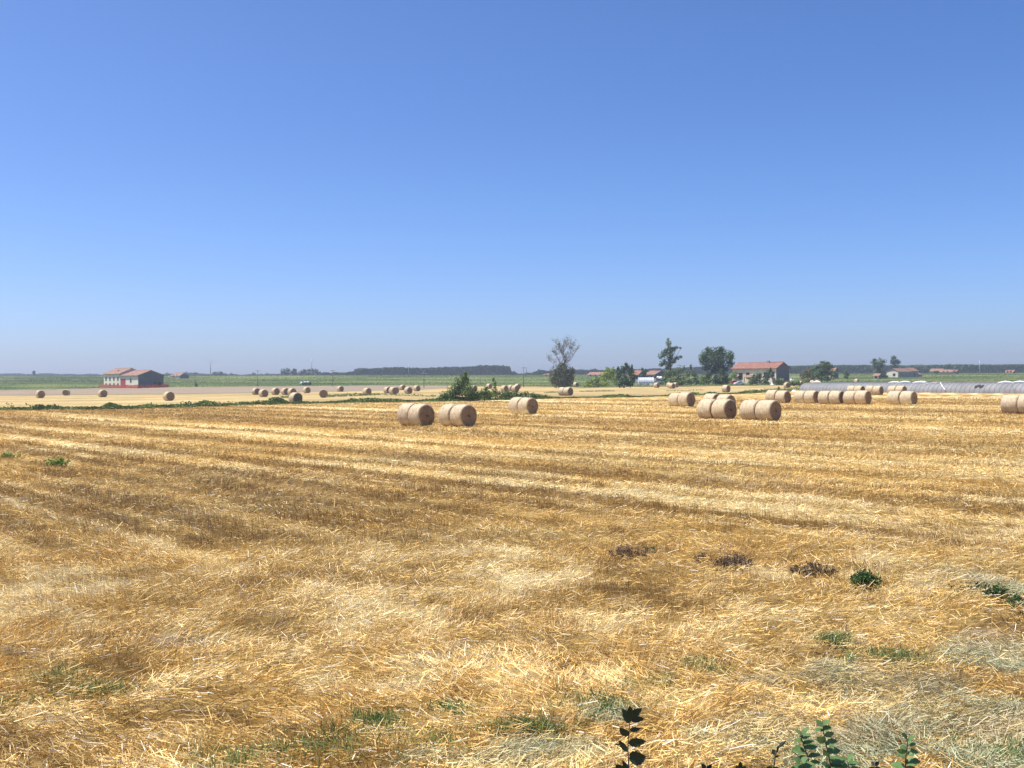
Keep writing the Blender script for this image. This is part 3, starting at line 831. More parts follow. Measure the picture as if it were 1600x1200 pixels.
plant("leafy_bush", "dark bush by the near left corner of the plastic tunnels", "bush", (1241, 604),
      [(1238, 598, 5, 4), (1245, 597, 5, 4.5), (1241, 601, 8, 3), (1248, 600, 4, 3)], (.046, .072, .030), dens=1.5, **BUSH)
plant("field_shrub", "tiny dark shrub alone in stubble below the long farmhouse", "bush", (1217.5, 609.3), [(1217.5, 606.8, 2.4, 2.2), (1217, 605.3, 1.4, 1.6)], (.04, .06, .025), leafpx=.8, dens=1.6, **BUSH)
plant("broad_tree", "wide spreading green tree behind the left end of the tunnels", "tree", (1283, 599),
      [(1288, 571, 10, 7), (1280, 574, 9, 7), (1296, 574, 7, 7), (1290, 582, 12, 9), (1278, 584, 10, 9), (1300, 586, 7, 8), (1288, 592, 14, 5), (1286, 566, 5, 3), (1295, 567, 4, 3)],
      (.042, .066, .026), dens=1.6, leafpx=1.2)
plant("leafy_bush", "brownish bush at the left side of the wide spreading tree", "bush", (1262, 599),
      [(1264, 581, 9, 7), (1257, 587, 8, 7), (1268, 588, 9, 8), (1262, 594, 12, 5), (1271, 577, 5, 4)], (.075, .072, .034), dens=1.5, **BUSH)
plant("leafy_bush", "small round bush in the green field right of the spreading tree", "bush", (1322, 593.5),
      [(1322, 583, 5, 5), (1321, 588, 5, 4.5), (1325, 585, 3.5, 4)], (.040, .066, .030), dens=1.6, **BUSH)
plant("twin_tree", "left, broader one of two trees above the long barn", "tree", (1373, 592),
      [(1367, 566, 8, 6), (1377, 565, 8, 5), (1372, 572, 10, 7), (1380, 571, 6, 5), (1371, 580, 9, 6), (1378, 584, 8, 6), (1383, 588, 6, 4), (1365, 562, 4, 2.5), (1375, 561, 4, 2)],
      (.048, .070, .040), dens=1.25, leafpx=1.15)
plant("twin_tree", "right, narrower one of two trees above the long barn", "tree", (1398, 584),
      [(1395, 559, 4, 5), (1397, 566, 7, 6), (1403, 566, 5, 5), (1398, 573, 9, 4), (1393, 563, 3.4, 5), (1399, 559, 3, 3)], (.036, .058, .034), dens=1.5, leafpx=1.15, D=660)
plant("leafy_bush", "dark bush between the small hut and the long barn", "bush", (1383, 591.5), [(1382, 586.5, 4, 4), (1385, 588.5, 3, 2.6)], (.030, .055, .024), dens=1.7, **BUSH)
plant("distant_tree", "dome shaped far tree on the horizon above the right hand farm roofs", "tree", (1480, 582), [(1476, 573, 5, 4), (1482, 571.5, 6, 4.2), (1480, 576, 7, 4)], (.032, .055, .034), D=820, **FAR)
plant("distant_tree", "low far trees between the long barn and the right hand farm", "tree", (1450, 584), [(1447, 577, 5, 4.4), (1454, 577.5, 5, 4), (1460, 580, 4, 3)], (.036, .06, .032), D=780, **FAR)
plant("leafy_bush", "green bush in front of the right hand farm roofs", "bush", (1467, 585), [(1463, 581, 6, 2.6), (1471, 581, 5, 2.4)], (.05, .08, .032), D=690, foliage="foliage", stem="stem", **FAR)
plant("distant_tree", "dark far tree at the right edge above a small roof", "tree", (1592, 582), [(1592, 573, 4, 3), (1596, 574.5, 3, 3)], (.028, .05, .034), D=820, **FAR)

# ------------------------------------------------------------------ straw bales
N2 = 43.0
def make_bale(seed):
    rng = np.random.default_rng(seed)
    root = bpy.data.objects.new("straw_bale", None); COL.objects.link(root); root.empty_display_size = .4
    na = 44
    xs = [-.5, -.482, -.45, -.39, -.3, -.2, -.1, 0, .1, .2, .3, .39, .45, .482, .5]
    rr = [.655, .705, .732, .748, .755, .760, .764, .766, .764, .760, .755, .748, .732, .705, .655]
    th = np.linspace(0, 2 * np.pi, na, endpoint=False)
    ph = rng.uniform(0, 9); zf = rng.uniform(.56, .66)
    def place(x, r, t):
        wob = 1 + .024 * (vn(np.cos(t) * 2 + ph, np.sin(t) * 2 + x * 3, seed) - .5) * 2 + .018 * (vn(np.cos(t) * 6 + ph, np.sin(t) * 6 + x * 9, seed + 1) - .5) + .015 * np.cos(2 * t + ph)
        y = r * wob * np.cos(t); z = r * wob * np.sin(t)
        z = np.where(z < -zf, -zf + (z + zf) * .5, z)
        return np.stack([np.full_like(t, x) if np.isscalar(x) else x, y * 1.0, z], -1)
    V = [place(x, r, th) for x, r in zip(xs, rr)]
    v = np.concatenate(V); zmin = v[:, 2].min(); v[:, 2] -= zmin
    F = []
    for i in range(len(xs) - 1):
        for k in range(na):
            F.append((i * na + k, (i + 1) * na + k, (i + 1) * na + (k + 1) % na, i * na + (k + 1) % na))
    n = 420
    t = rng.uniform(0, 6.283, n); xx = rng.uniform(-.49, .49, n)
    q = place(xx, .75, t); q[:, 2] -= zmin
    nrm = np.stack([np.zeros(n), np.cos(t), np.sin(t)], -1)
    d = rng.normal(size=(n, 3)) * .6 + nrm * .35; d /= np.linalg.norm(d, axis=1)[:, None]
    sd = np.cross(d, rng.normal(size=(n, 3))); sd /= np.linalg.norm(sd, axis=1)[:, None]
    L_ = rng.uniform(.04, .12, n)[:, None]; w_ = .007
    sv = np.stack([q - sd * w_, q + sd * w_, q + d * L_ + sd * w_, q + d * L_ - sd * w_], 1).reshape(-1, 3)
    F = np.concatenate([np.array(F), np.arange(n * 4).reshape(n, 4) + len(v)])
    np_mesh("net_wrap", np.concatenate([v, sv]), F, MT["wrap"], root, smooth=True)
    for sgn in (1, -1):
        rings = [.655, .60, .5, .38, .26, .14, .05]
        vs = []
        for j, r in enumerate(rings):
            x = sgn * (.5 + (.0 if j == 0 else .012) + (0 if j == 0 else 1) * .035 * (rng.random(na) - .4))
            q = place(np.asarray(x) * np.ones(na), r, th); q[:, 2] -= zmin; vs.append(q)
        vs = np.concatenate(vs); F = []
        for j in range(len(rings) - 1):
            for k in range(na):
                a, b, c, d = j * na + k, j * na + (k + 1) % na, (j + 1) * na + (k + 1) % na, (j + 1) * na + k
                F.append((a, b, c, d) if sgn > 0 else (d, c, b, a))
        # tufts of straw standing out of the cut end
        n = 240
        r = .72 * np.sqrt(rng.random(n)); t = rng.uniform(0, 6.283, n)
        q = place(np.full(n, sgn * .5), r, t); q[:, 2] -= zmin
        d = rng.normal(size=(n, 3)); d[:, 0] = sgn * np.abs(d[:, 0]) * .6; d /= np.linalg.norm(d, axis=1)[:, None]
        sd = np.cross(d, rng.normal(size=(n, 3))); sd /= np.linalg.norm(sd, axis=1)[:, None]
        L_ = rng.uniform(.03, .11, n)[:, None]
        w_ = .009
        sv = np.stack([q - sd * w_, q + sd * w_, q + d * L_ + sd * w_, q + d * L_ - sd * w_], 1).reshape(-1, 3)
        F = np.array(F); sf = np.arange(n * 4).reshape(n, 4) + len(vs)
        np_mesh("cut_end", np.concatenate([vs, sv]), np.concatenate([F, sf]), MT["rawstraw"], root)
    return root
PROTO = [make_bale(s) for s in (3, 8, 15, 21, 34)]
USED = [False] * 5
NB = [0]
def put_bale(c, ang, w_, dia, label, group="round straw bales in the fields"):
    i = NB[0] % 5; NB[0] += 1
    if not USED[i]:
        o = PROTO[i]; USED[i] = True
    else:
        o = PROTO[i].copy(); COL.objects.link(o)
        for ch in PROTO[i].children:
            d = ch.copy(); COL.objects.link(d); d.parent = o
    z = min(G(c.x - .25, c.y), G(c.x + .25, c.y), G(c.x, c.y)) - .02
    o.location = (c.x, c.y, z)
    o.rotation_euler = (0, 0, math.atan2(-math.cos(ang), math.sin(ang)))
    s = dia / 1.45
    o.scale = (w_, s, s)
    return tag(o, label, "straw bale", group)

def bales(nx, ny, labels, ang=43, w_=1.15, dia=1.5, gap=.055, jit=0.0):
    """a row of bales end to end; nx, ny = photo pixel under the end that faces the camera"""
    p = at(nx, ny); a = R(ang); ax = Vector((math.sin(a), -math.cos(a), 0))
    d = .5 * w_
    for i, lb in enumerate(labels):
        c = p - ax * d
        sidev = Vector((ax.y, -ax.x, 0)) * random.uniform(-1, 1) * .05
        put_bale(c + sidev, a + R(random.uniform(-1.5, 1.5)), w_, dia * random.uniform(.985, 1.015), lb)
        d += w_ + gap

bales(667, 665.5, ["front bale of the nearest left pair, beside the pair with hardly any seam", "rear bale of the nearest left pair, its left end free over stubble"], 50, 1.02, gap=.05)
bales(732, 667.3, ["front bale of the nearest pair pressed together so its seam hardly shows", "rear bale touching the front one almost without a seam, second nearest pair"], 47, 1.03, gap=.0)
bales(832, 648, ["front bale of the lone pair below the low thicket end", "rear bale of the lone pair standing just below the low thicket end"], 45, 1.08)
bales(1080, 636, ["front bale of the pair below the grey green bush", "rear bale of the pair below the grey green bush"], 43, 1.2, gap=.10)
bales(1141.5, 656, ["front bale of the big pair partly hiding two bales behind it", "rear bale of the big pair with two bales showing over its top"], 41, 1.2)
bales(1143, 640.5, ["right bale peeping over the big front pair, dark end showing"], 43, 1.25)
bales(1120.5, 639.5, ["left bale peeping over the big front pair, its dark end against the next bale"], 43, 1.25)
bales(1212.5, 658.2, ["front bale of the big pair at right with speckled dark end", "rear bale of the big pair at right, gap before the speckled end bale"], 43, 1.22, gap=.06)
bales(1138.5, 612.8, ["single small bale alone below the round headed tree"], 43, 1.2)
bales(1231, 630.2, ["front bale of the leftmost pair before the tunnels", "rear bale of the leftmost pair before the tunnels"], 43, 1.25)
bales(1276, 630.7, ["front bale of the second pair before the tunnels, counted from the left", "rear bale of the second pair before the tunnels, counted from the left"], 43, 1.25)
bales(1316, 631.6, ["front bale of the third pair before the tunnels, counted from the left", "rear bale of the third pair before the tunnels, counted from the left"], 43, 1.25)
bales(1357, 632.2, ["front bale of the fourth pair before the tunnels, right of three close pairs", "rear bale of the fourth pair before the tunnels, below the small pair behind"], 42, 1.28)
bales(1348.5, 616.6, ["front bale of the small pair close to the tunnels, half hidden by the fourth pair", "rear bale of the small pair close to the tunnels, half hidden by the fourth pair"], 43, 1.25)
bales(1377.5, 616.8, ["front bale of the small fully visible pair close to the tunnels", "rear bale of the small fully visible pair close to the tunnels"], 43, 1.25)
bales(1413.5, 617.2, ["front bale of the small pair peeping over the pair with a wide gap", "rear bale of the small pair peeping over the pair with a wide gap"], 43, 1.25)
bales(1429, 633.2, ["front bale of the pair with a wide dark gap, right of the tunnel rows", "rear bale of the pair with a wide dark gap, right of the tunnel rows"], 43, 1.28, gap=.12)
bales(1621, 647, ["bale cut off by the right edge of the photo", "bale next to the right edge, its left end free over stubble"], 43, 1.25)
bales(891.5, 618, ["front bale of the small pair below the half dead tree, at the ditch", "rear bale of the small pair below the half dead tree, at the ditch"], 45, 1.2)
# second field, right of the thicket
bales(811, 607.5, ["bale behind the thicket with its dark end clear above the leaves"], 46, 1.2)
bales(808, 612.5, ["bale half hidden by leaves below the clear bale behind the thicket"], 46, 1.2)
bales(791, 612, ["pale bale behind the thicket straight above the gap in the leaves"], 46, 1.2)
bales(801, 611, ["bale behind the thicket between the pale one and the clear one"], 46, 1.2)
bales(766.5, 607.5, ["tiny bale top showing beside the thin upright bush"], 46, 1.15)
bales(743, 611, ["pale sliver of a bale at the right shoulder of the tall central bush"], 46, 1.2)
bales(902, 604.8, ["small bale in the field to the right of the half dead tree"], 45, 1.2)
bales(1028.5, 605.8, ["small bale in front of the low pale wall by the farm machine"], 43, 1.2)
bales(1052.5, 607.2, ["front right one of three small bales under the ragged tree"], 43, 1.15)
bales(1048.5, 605.6, ["yellowish left one of three small bales under the ragged tree"], 43, 1.2)
bales(1058, 605.4, ["rear right one of three small bales under the ragged tree"], 43, 1.15)
# left field
bales(64.5, 622, ["leftmost bale of all, in the far left field"], 46, 1.15)
bales(162, 620.6, ["single bale in the far left field below the farmhouse with the red fence"], 46, 1.15)
bales(266.5, 626.2, ["single bale at the weedy ditch right of the farmhouse with the red fence"], 46, 1.15)
bales(402, 616.8, ["rear left bale of the row of five left of centre"], 46, 1.15)
bales(414.5, 620.2, ["front left bale of the row of five left of centre, dark end towards us"], 46, 1.15)
bales(433, 617, ["third bale from the left in the row of five left of centre"], 46, 1.15)
bales(448, 617, ["fourth bale from the left in the row of five left of centre"], 46, 1.15)
bales(459, 617.6, ["last bale of the row of five, half behind the big bale at the ditch"], 46, 1.15)
bales(465.5, 630.4, ["bigger bale at the ditch with weeds at its foot, left of centre"], 46, 1.15)
bales(481.5, 614.2, ["far bale left of centre below the white and green wrapped bales"], 46, 1.15)
bales(505, 621.5, ["bale with its sunlit round end turned to us, behind the ditch weeds"], 8, 1.1, 1.45)
bales(534, 612, ["small far bale at the edge of the tilled field, left of centre"], 46, 1.15)
bales(576.5, 617.3, ["single bale in the left field between the far bale and the cluster of six"], 46, 1.15)
bales(608, 614.6, ["rear left bale of the cluster of six"], 46, 1.15)
bales(619.5, 614.6, ["rear middle bale of the cluster of six, behind the front one"], 46, 1.15)
bales(617, 616.3, ["front bale of the cluster of six"], 46, 1.15)
bales(631, 609.6, ["farthest bale of the cluster of six, showing only a little"], 46, 1.1)
bales(640.5, 615.2, ["fifth bale of the cluster of six, standing free at its right"], 46, 1.15)
bales(653.5, 611.4, ["rightmost bale of the cluster of six, close to the tilled field"], 46, 1.15)
bales(102.5, 618, ["faint yellow bale seen end on at the edge of the tilled field, far left"], 4, 1.1, 1.45)
# behind the tunnels
bales(1253, 603.2, ["pale bale right above the left end of the tunnels"], 43, 1.2)
bales(1272, 601, ["left one of two bale tops showing above the tunnels under the spreading tree"], 43, 1.2)
bales(1280, 601, ["right one of two bale tops showing above the tunnels under the spreading tree"], 43, 1.2)
bales(1341, 598.2, ["lone pale bale above the tunnels in the strip of far stubble"], 43, 1.2)
bales(1232, 606, ["yellowish bale beside the dark bush at the left end of the tunnels"], 20, 1.2)

# plastic wrapped bales at the edge of the green field
def wrapped(px, py, mt, label):
    p = at(px, py)
    root = thing("wrapped_bale", label, "wrapped bale", p, R(-40), "plastic wrapped bales at the edge of the green field")
    mb = MB(); n = 20
    xs = [(-.55, .35), (-.54, .55), (-.48, .66), (-.3, .7), (0, .71), (.3, .7), (.48, .66), (.54, .55), (.55, .35)]
    vs = []
    for x, r in xs:
        for k in range(n):
            t = 2 * math.pi * k / n; vs.append((x, r * math.cos(t), max(-.63, r * math.sin(t)) + .63))
    fs = [(i * n + k, (i + 1) * n + k, (i + 1) * n + (k + 1) % n, i * n + (k + 1) % n) for i in range(len(xs) - 1) for k in range(n)]
    fs += [list(range(n)), [(len(xs) - 1) * n + k for k in range(n)][::-1]]
    mb.add(vs, fs, True); mb.build("film", MT[mt], root)
    m2 = MB()
    m2.tube([(0, .72 * math.cos(a), .63 + max(-.63, .72 * math.sin(a))) for a in np.linspace(0, 6.283, 25)], .012, 4, False); m2.build("film_overlap", MT[mt], root)
for px, py, mt_, lb in [(471.5, 601.6, "wrapwhite", "white wrapped bale at the left end of the wrapped row"), (475, 602.3, "wrapdark", "dark green wrapped bale right of the first white one"),
                        (477, 601, "wrapwhite", "middle white wrapped bale between two dark ones"), (479, 602, "wrapdark", "middle dark green wrapped bale of the row"),
                        (481.3, 600.8, "wrapwhite", "last white wrapped bale, second from the right end"), (483.6, 602, "wrapdark", "dark green wrapped bale at the right end of the row")]:
    wrapped(px, py, mt_, lb)

# ------------------------------------------------------------------ buildings
YAW = math.atan2(-.67, .742)      # long fronts face left, gables face right
def block(root, x0, x1, y0, y1, eave, ridge, wallm, roofm, over=.6, verge=.3, ridge_off=0.0, thick=.16, gable=None):
    """walls and a gable roof with its ridge along x"""
    mb = MB(); ym = (y0 + y1) / 2 + ridge_off
    vs = []
    for x in (x0, x1):
        vs += [(x, y0, -.4), (x, y1, -.4), (x, y1, eave), (x, ym, ridge), (x, y0, eave)]
    mb.add(vs, [(4, 3, 2, 1, 0), (5, 6, 7, 8, 9), (0, 5, 9, 4), (1, 2, 7, 6)])
    mb.build("wall", MT[wallm], root)
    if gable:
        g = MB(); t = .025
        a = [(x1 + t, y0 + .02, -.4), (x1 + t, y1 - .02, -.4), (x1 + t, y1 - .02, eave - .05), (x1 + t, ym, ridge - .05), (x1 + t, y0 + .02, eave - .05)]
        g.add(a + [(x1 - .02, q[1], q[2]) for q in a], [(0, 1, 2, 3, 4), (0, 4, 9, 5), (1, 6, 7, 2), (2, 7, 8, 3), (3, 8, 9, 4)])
        g.build("gable_shade_skin", MT[gable], root)  # thin skin over the gable end, coloured dark to stand for shade
    rb = MB()
    for (ya, s) in ((y0, -1), (y1, 1)):
        run = abs(ya - ym); sl = (ridge - eave) / run
        yo = ya + s * over; zo = eave - sl * over
        a = [(x0 - verge, yo, zo + .04), (x1 + verge, yo, zo + .04), (x1 + verge, ym, ridge + .04), (x0 - verge, ym, ridge + .04)]
        b = [(p[0], p[1], p[2] + thick) for p in a]
        rb.add(a + b, [(0, 1, 2, 3), (7, 6, 5, 4), (0, 4, 5, 1), (1, 5, 6, 2), (3, 7, 4, 0), (2, 6, 7, 3)])
    rb.tube([(x0 - verge, ym, ridge + thick + .02), (x1 + verge, ym, ridge + thick + .02)], .13, 6)
    return rb.build("roof", MT[roofm], root)

def window(root, x, y, z, w_, h_, name="window", frame="shutter", axis='x', side=-1, pane="glass"):
    f = MB(); g = MB(); t = .10
    if axis == 'x':
        ya, yb = y + side * .05, y - side * .02
        f.box(x - w_ / 2 - t, x + w_ / 2 + t, min(ya, yb), max(ya, yb), z - t, z); f.box(x - w_ / 2 - t, x + w_ / 2 + t, min(ya, yb), max(ya, yb), z + h_, z + h_ + t)
        f.box(x - w_ / 2 - t, x - w_ / 2, min(ya, yb), max(ya, yb), z, z + h_); f.box(x + w_ / 2, x + w_ / 2 + t, min(ya, yb), max(ya, yb), z, z + h_)
        ya, yb = y + side * .02, y - side * .02
        g.box(x - w_ / 2, x + w_ / 2, min(ya, yb), max(ya, yb), z, z + h_)
    else:
        xa, xb = x + side * .05, x - side * .02
        f.box(min(xa, xb), max(xa, xb), y - w_ / 2 - t, y + w_ / 2 + t, z - t, z); f.box(min(xa, xb), max(xa, xb), y - w_ / 2 - t, y + w_ / 2 + t, z + h_, z + h_ + t)
        f.box(min(xa, xb), max(xa, xb), y - w_ / 2 - t, y - w_ / 2, z, z + h_); f.box(min(xa, xb), max(xa, xb), y + w_ / 2, y + w_ / 2 + t, z, z + h_)
        xa, xb = x + side * .02, x - side * .02
        g.box(min(xa, xb), max(xa, xb), y - w_ / 2, y + w_ / 2, z, z + h_)
    o = f.build(name, MT[frame], root)
    g.build("pane" if name == "window" else "panel", MT[pane], o)
    return o

def hgt(px, py, base):
    return P(px, py, base.y).z - base.z

# farmhouse on the left: higher house and lower barn, joined
def left_farm():
    p = at(216, 605.2)
    root = thing("farmhouse", "old white farmhouse with two red tiled roofs behind a red mesh fence", "farmhouse", p, YAW)
    k = 1600 / p.y
    e2 = hgt(216, 586.6, p); r2 = hgt(232, 579.0, p)
    Lb = 27.5 / k / .47; W = 38 / k / .885
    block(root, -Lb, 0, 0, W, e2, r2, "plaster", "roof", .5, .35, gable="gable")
    Lm = 25 / k / .46
    e1 = e2 + .75; r1 = r2 + .95
    rf = block(root, -Lb - Lm, -Lb - .02, .0, W * .93, e1, r1, "plaster", "roof", .5, .35)
    c = MB(); c.box(-Lb - Lm * .45, -Lb - Lm * .45 + .8, W * .18, W * .18 + .6, r1 - 1.75, r1 - .6); c.build("chimney", MT["brickwall"], rf)
    window(root, -Lb + 2.4, 0, .05, 3.6, 3.1, "barn_door", "reddoor", pane="reddoor")
    window(root, -Lb * .40, 0, e2 - 2.6, .9, 1.5)
    for i in range(4):
        window(root, -Lb - Lm + Lm * (.14 + .245 * i), 0, e1 - 2.6, .85, 1.25)
        window(root, -Lb - Lm + Lm * (.14 + .245 * i), 0, .75, .85, .75)
    window(root, .03, W * .68, .9, 1.2, 1.0, axis='y', side=1); window(root, .03, W * .84, .9, 1.2, 1.0, axis='y', side=1)
    return p
LF = left_farm()

def mesh_net():
    m = mat("orange_red_net", (.55, .075, .035), .6, .15, 1.5)
    N = m.node_tree.nodes; L = m.node_tree.links
    tr = N.new("ShaderNodeBsdfTransparent"); ms = N.new("ShaderNodeMixShader")
    tc = N.new("ShaderNodeTexCoord"); no = N.new("ShaderNodeTexNoise"); no.inputs["Scale"].default_value = .7
    L.new(tc.outputs["Object"], no.inputs["Vector"])
    mr = N.new("ShaderNodeMapRange"); mr.inputs["To Min"].default_value = .35; mr.inputs["To Max"].default_value = .85
    L.new(no.outputs["Fac"], mr.inputs["Value"]); L.new(mr.outputs["Result"], ms.inputs["Fac"])
    L.new(tr.outputs[0], ms.inputs[1]); L.new(N["Principled BSDF"].outputs[0], ms.inputs[2])
    L.new(ms.outputs[0], N["Material Output"].inputs["Surface"])
    return m
MT["net"] = mesh_net()
def red_fence():
    px = [(154.5, 605.2), (170, 606.0), (190, 606.6), (215, 607), (235, 606.4), (250, 606), (264.5, 605.2)]
    pts = [at(*q) for q in px]
    o0 = pts[3]
    root = thing("mesh_fence", "orange red mesh fence strung around the left farmhouse", "fence", o0)
    net = MB(); n = 0
    dense = []
    for a, b in zip(pts[:-1], pts[1:]):
        m = max(2, int((b - a).length / 2.4))
        for i in range(m): dense.append(a.lerp(b, i / m))
    dense.append(pts[-1])
    for i, (a, b) in enumerate(zip(dense[:-1], dense[1:])):
        q = MB(); a_ = a - o0; b_ = b - o0
        ha = 1.25 + .12 * math.sin(i * 1.7); hb = 1.25 + .12 * math.sin((i + 1) * 1.7)
        a_.z = G(a.x, a.y) - o0.z; b_.z = G(b.x, b.y) - o0.z
        t = Vector((0, .012, 0))
        m = (a_ + b_) / 2
        vs = [a_ + Vector((0, 0, .08)), b_ + Vector((0, 0, .08)), b_ + Vector((0, 0, hb)), m + Vector((0, 0, (ha + hb) / 2 - .12)), a_ + Vector((0, 0, ha))]
        net.add([v - t for v in vs] + [v + t for v in vs], [(0, 1, 2, 3, 4), (9, 8, 7, 6, 5), (0, 5, 6, 1), (1, 6, 7, 2), (2, 7, 8, 3), (3, 8, 9, 4), (4, 9, 5, 0)])
    net.build("mesh_net", MT["net"], root)
    for i in range(0, len(dense), 2):
        d = dense[i] - o0; d.z = G(dense[i].x, dense[i].y) - o0.z
        pb = MB(); pb.tube([d + Vector((0, -.06, -.2)), d + Vector((0, -.06, 1.45))], .035, 5); pb.build("post", MT["wood"], root)
red_fence()

def right_farm():
    p = at(1213, 600)
    root = thing("farmhouse", "long beige farmhouse with red roof and dark gable end by the bushes", "farmhouse", p, YAW)
    k = 1600 / p.y
    e = hgt(1213, 575, p); r = hgt(1224, 566.2, p)
    Lf = 66.5 / k / .86; W = 22.5 / k / .52
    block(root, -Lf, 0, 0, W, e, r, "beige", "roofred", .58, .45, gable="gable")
    wh = MB(); wh.box(-2.6, -.03, -.06, .02, -.3, e - .2); wh.build("whitewashed_wall", MT["plaster"], root)
    for fx, zz, w_, h_ in ((.19, e - 3.9, 1.5, 2.2), (.36, e - 3.6, 1.2, 2.0), (.61, e - 3.6, 1.1, 1.7), (.76, e - 3.3, 1.2, 1.7)):
        window(root, -Lf + Lf * fx, 0, zz, w_, h_)
    window(root, -1.2, -.06, e - 3.0, .9, 1.7)
    window(root, -1.0, -.06, .2, 1.0, 2.0, "front_door", "shutter", pane="shutter")
    for i, (xa, xb, z0) in enumerate(((-Lf + .2, -Lf + 3.0, 2.35), (-Lf + 6.0, -Lf + 9.0, 2.35))):
        q = MB(); vs = [(xa, -.02, z0 + .8), (xb, -.02, z0 + .8), (xb, -2.4, z0), (xa, -2.4, z0)]
        q.add(vs + [(v[0], v[1], v[2] + .14) for v in vs], [(3, 2, 1, 0), (4, 5, 6, 7), (0, 1, 5, 4), (1, 2, 6, 5), (2, 3, 7, 6), (3, 0, 4, 7)])
        for xx in (xa + .15, xb - .15): q.box(xx - .08, xx + .08, -2.3, -2.14, -.3, z0 + .02)
        q.build("porch_roof", MT["rooforange"], root)
    c = MB(); c.box(-Lf * .33, -Lf * .33 + .8, W * .42, W * .42 + .7, r - .3, r + .75); c.build("chimney", MT["brickwall"], root)
    return p
RF = right_farm()

def small_house(label, corner, eave_y, ridge_y, L_, W, wallm, roofm, yaw=YAW, D=None, wins=(), name="house", over=.4, cat="house", side='r'):
    if D is None: p = at(*corner)
    else:
        q = P(corner[0], corner[1], D); p = Vector((q.x, q.y, G(q.x, q.y)))
    root = thing(name, label, cat, p, yaw)
    e = hgt(corner[0], eave_y, p); r = hgt(corner[0], ridge_y, p)
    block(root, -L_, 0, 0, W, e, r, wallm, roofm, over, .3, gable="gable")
    for (fx, z, w_, h_) in wins: window(root, -L_ + L_ * fx, 0, z, w_, h_)
    return root
small_house("far house with orange hipped looking roof among trees at the left", (281, 590), 587.2, 583, 11, 6, "plaster", "rooforange", D=620, wins=((.3, 1.2, 1, 1.2), (.7, 1.2, 1, 1.2)))
small_house("red roofed house between the dark pointed bush and the spiky tree", (998, 598), 585.2, 579.2, 3.4, 5, "greywall", "roofred", wins=((.3, 1.5, 1, 1.3), (.7, 1.5, 1, 1.3)), D=430)
small_house("house with brownish red roof and dark gable behind the farm machine", (1023, 599), 585.4, 580, 5.0, 9, "greywall", "roof", wins=((.3, 1.4, 1, 1.3), (.65, 1.4, 1.0, 1.3)), D=420)
small_house("long low house with orange roof behind the yellow green bush", (943, 590), 585.4, 581.8, 12, 6, "beige", "rooforange", D=600, wins=((.2, .9, 1, 1), (.5, .9, 1, 1), (.8, .9, 1, 1)))
small_house("tiny pale house far off left of the half dead tree", (858, 588), 585.6, 584.4, 5, 4, "plaster", "rooforange", D=640, wins=((.5, .8, .8, .8),))
small_house("small house with orange roof tucked behind the spreading tree", (1303.5, 590), 580, 575.2, 3.0, 5, "plaster", "rooforange", D=520, wins=((.5, 2.4, 1, 1.3),))
small_house("small pale hut with orange roof left of the long barn", (1373, 593), 587.2, 584, 2.6, 4.0, "plaster", "rooforange", wins=((.5, .6, .9, 1.0),), name="hut", cat="hut")
small_house("far farm building with brown roof, left of the right hand farm group", (1472, 586), 580, 576.3, 8, 5, "greywall", "roof", D=690, name="farm_building", cat="farm building", wins=((.3, 1, 1, 1), (.6, 1, 1, 1)))
small_house("far farm building with orange roof in the middle of the right hand farm group", (1488, 586), 581.3, 577.8, 8, 5, "greywall", "rooforange", D=680, name="farm_building", cat="farm building", wins=((.3, 1, 1, 1), (.6, 1, 1, 1)))
small_house("small dark red building at the right end of the right hand farm group", (1495, 586), 580.4, 578.2, 3, 4, "brickwall", "roofred", D=675, name="farm_building", cat="farm building", wins=((.5, 1.2, 1, 1.2),))
small_house("far house with orange roof near the right edge under the dark tree", (1583, 585.5), 581.6, 578.6, 5, 6, "beige", "rooforange", D=690, wins=((.3, 1, 1, 1), (.7, 1, 1, 1)))

def long_barn():
    q = at(1403.5, 590.2)
    yaw = math.atan2(.742, .67)
    root = thing("long_barn", "long low barn with stepped tiled roof and pale left end wall", "barn", q, yaw)
    k = 1600 / q.y
    L_ = 36.5 / k / .37; W = 16.5 / k / .90
    e = hgt(1403, 580.6, q); r = hgt(1403, 575.6, q)
    block(root, 0, L_ * .55, 0, W, e, r, "greywall", "roof", .4, .3)
    block(root, L_ * .55 + .03, L_ * .86, .15, W - .15, e + .35, r + .35, "greywall", "rooforange", .4, .3)
    block(root, L_ * .86 + .06, L_ * 1.04, .3, W - .3, e - 1.6, r - 2.0, "greywall", "roof", .4, .3)
    pl = MB(); pl.box(-.07, -.02, .03, W - .03, -.3, e - .02); pl.build("pale_end_wall", MT["plaster"], root)
    window(root, -.07, W * .35, 1.0, 1.2, 1.2, axis='y', side=-1)
    for fx in (.15, .32, .48): window(root, L_ * fx, 0, 1.3, 1.4, .9)
    window(root, L_ * .7, .15, .1, 2.6, 2.5, "barn_door", "wood", pane="wood")
long_barn()

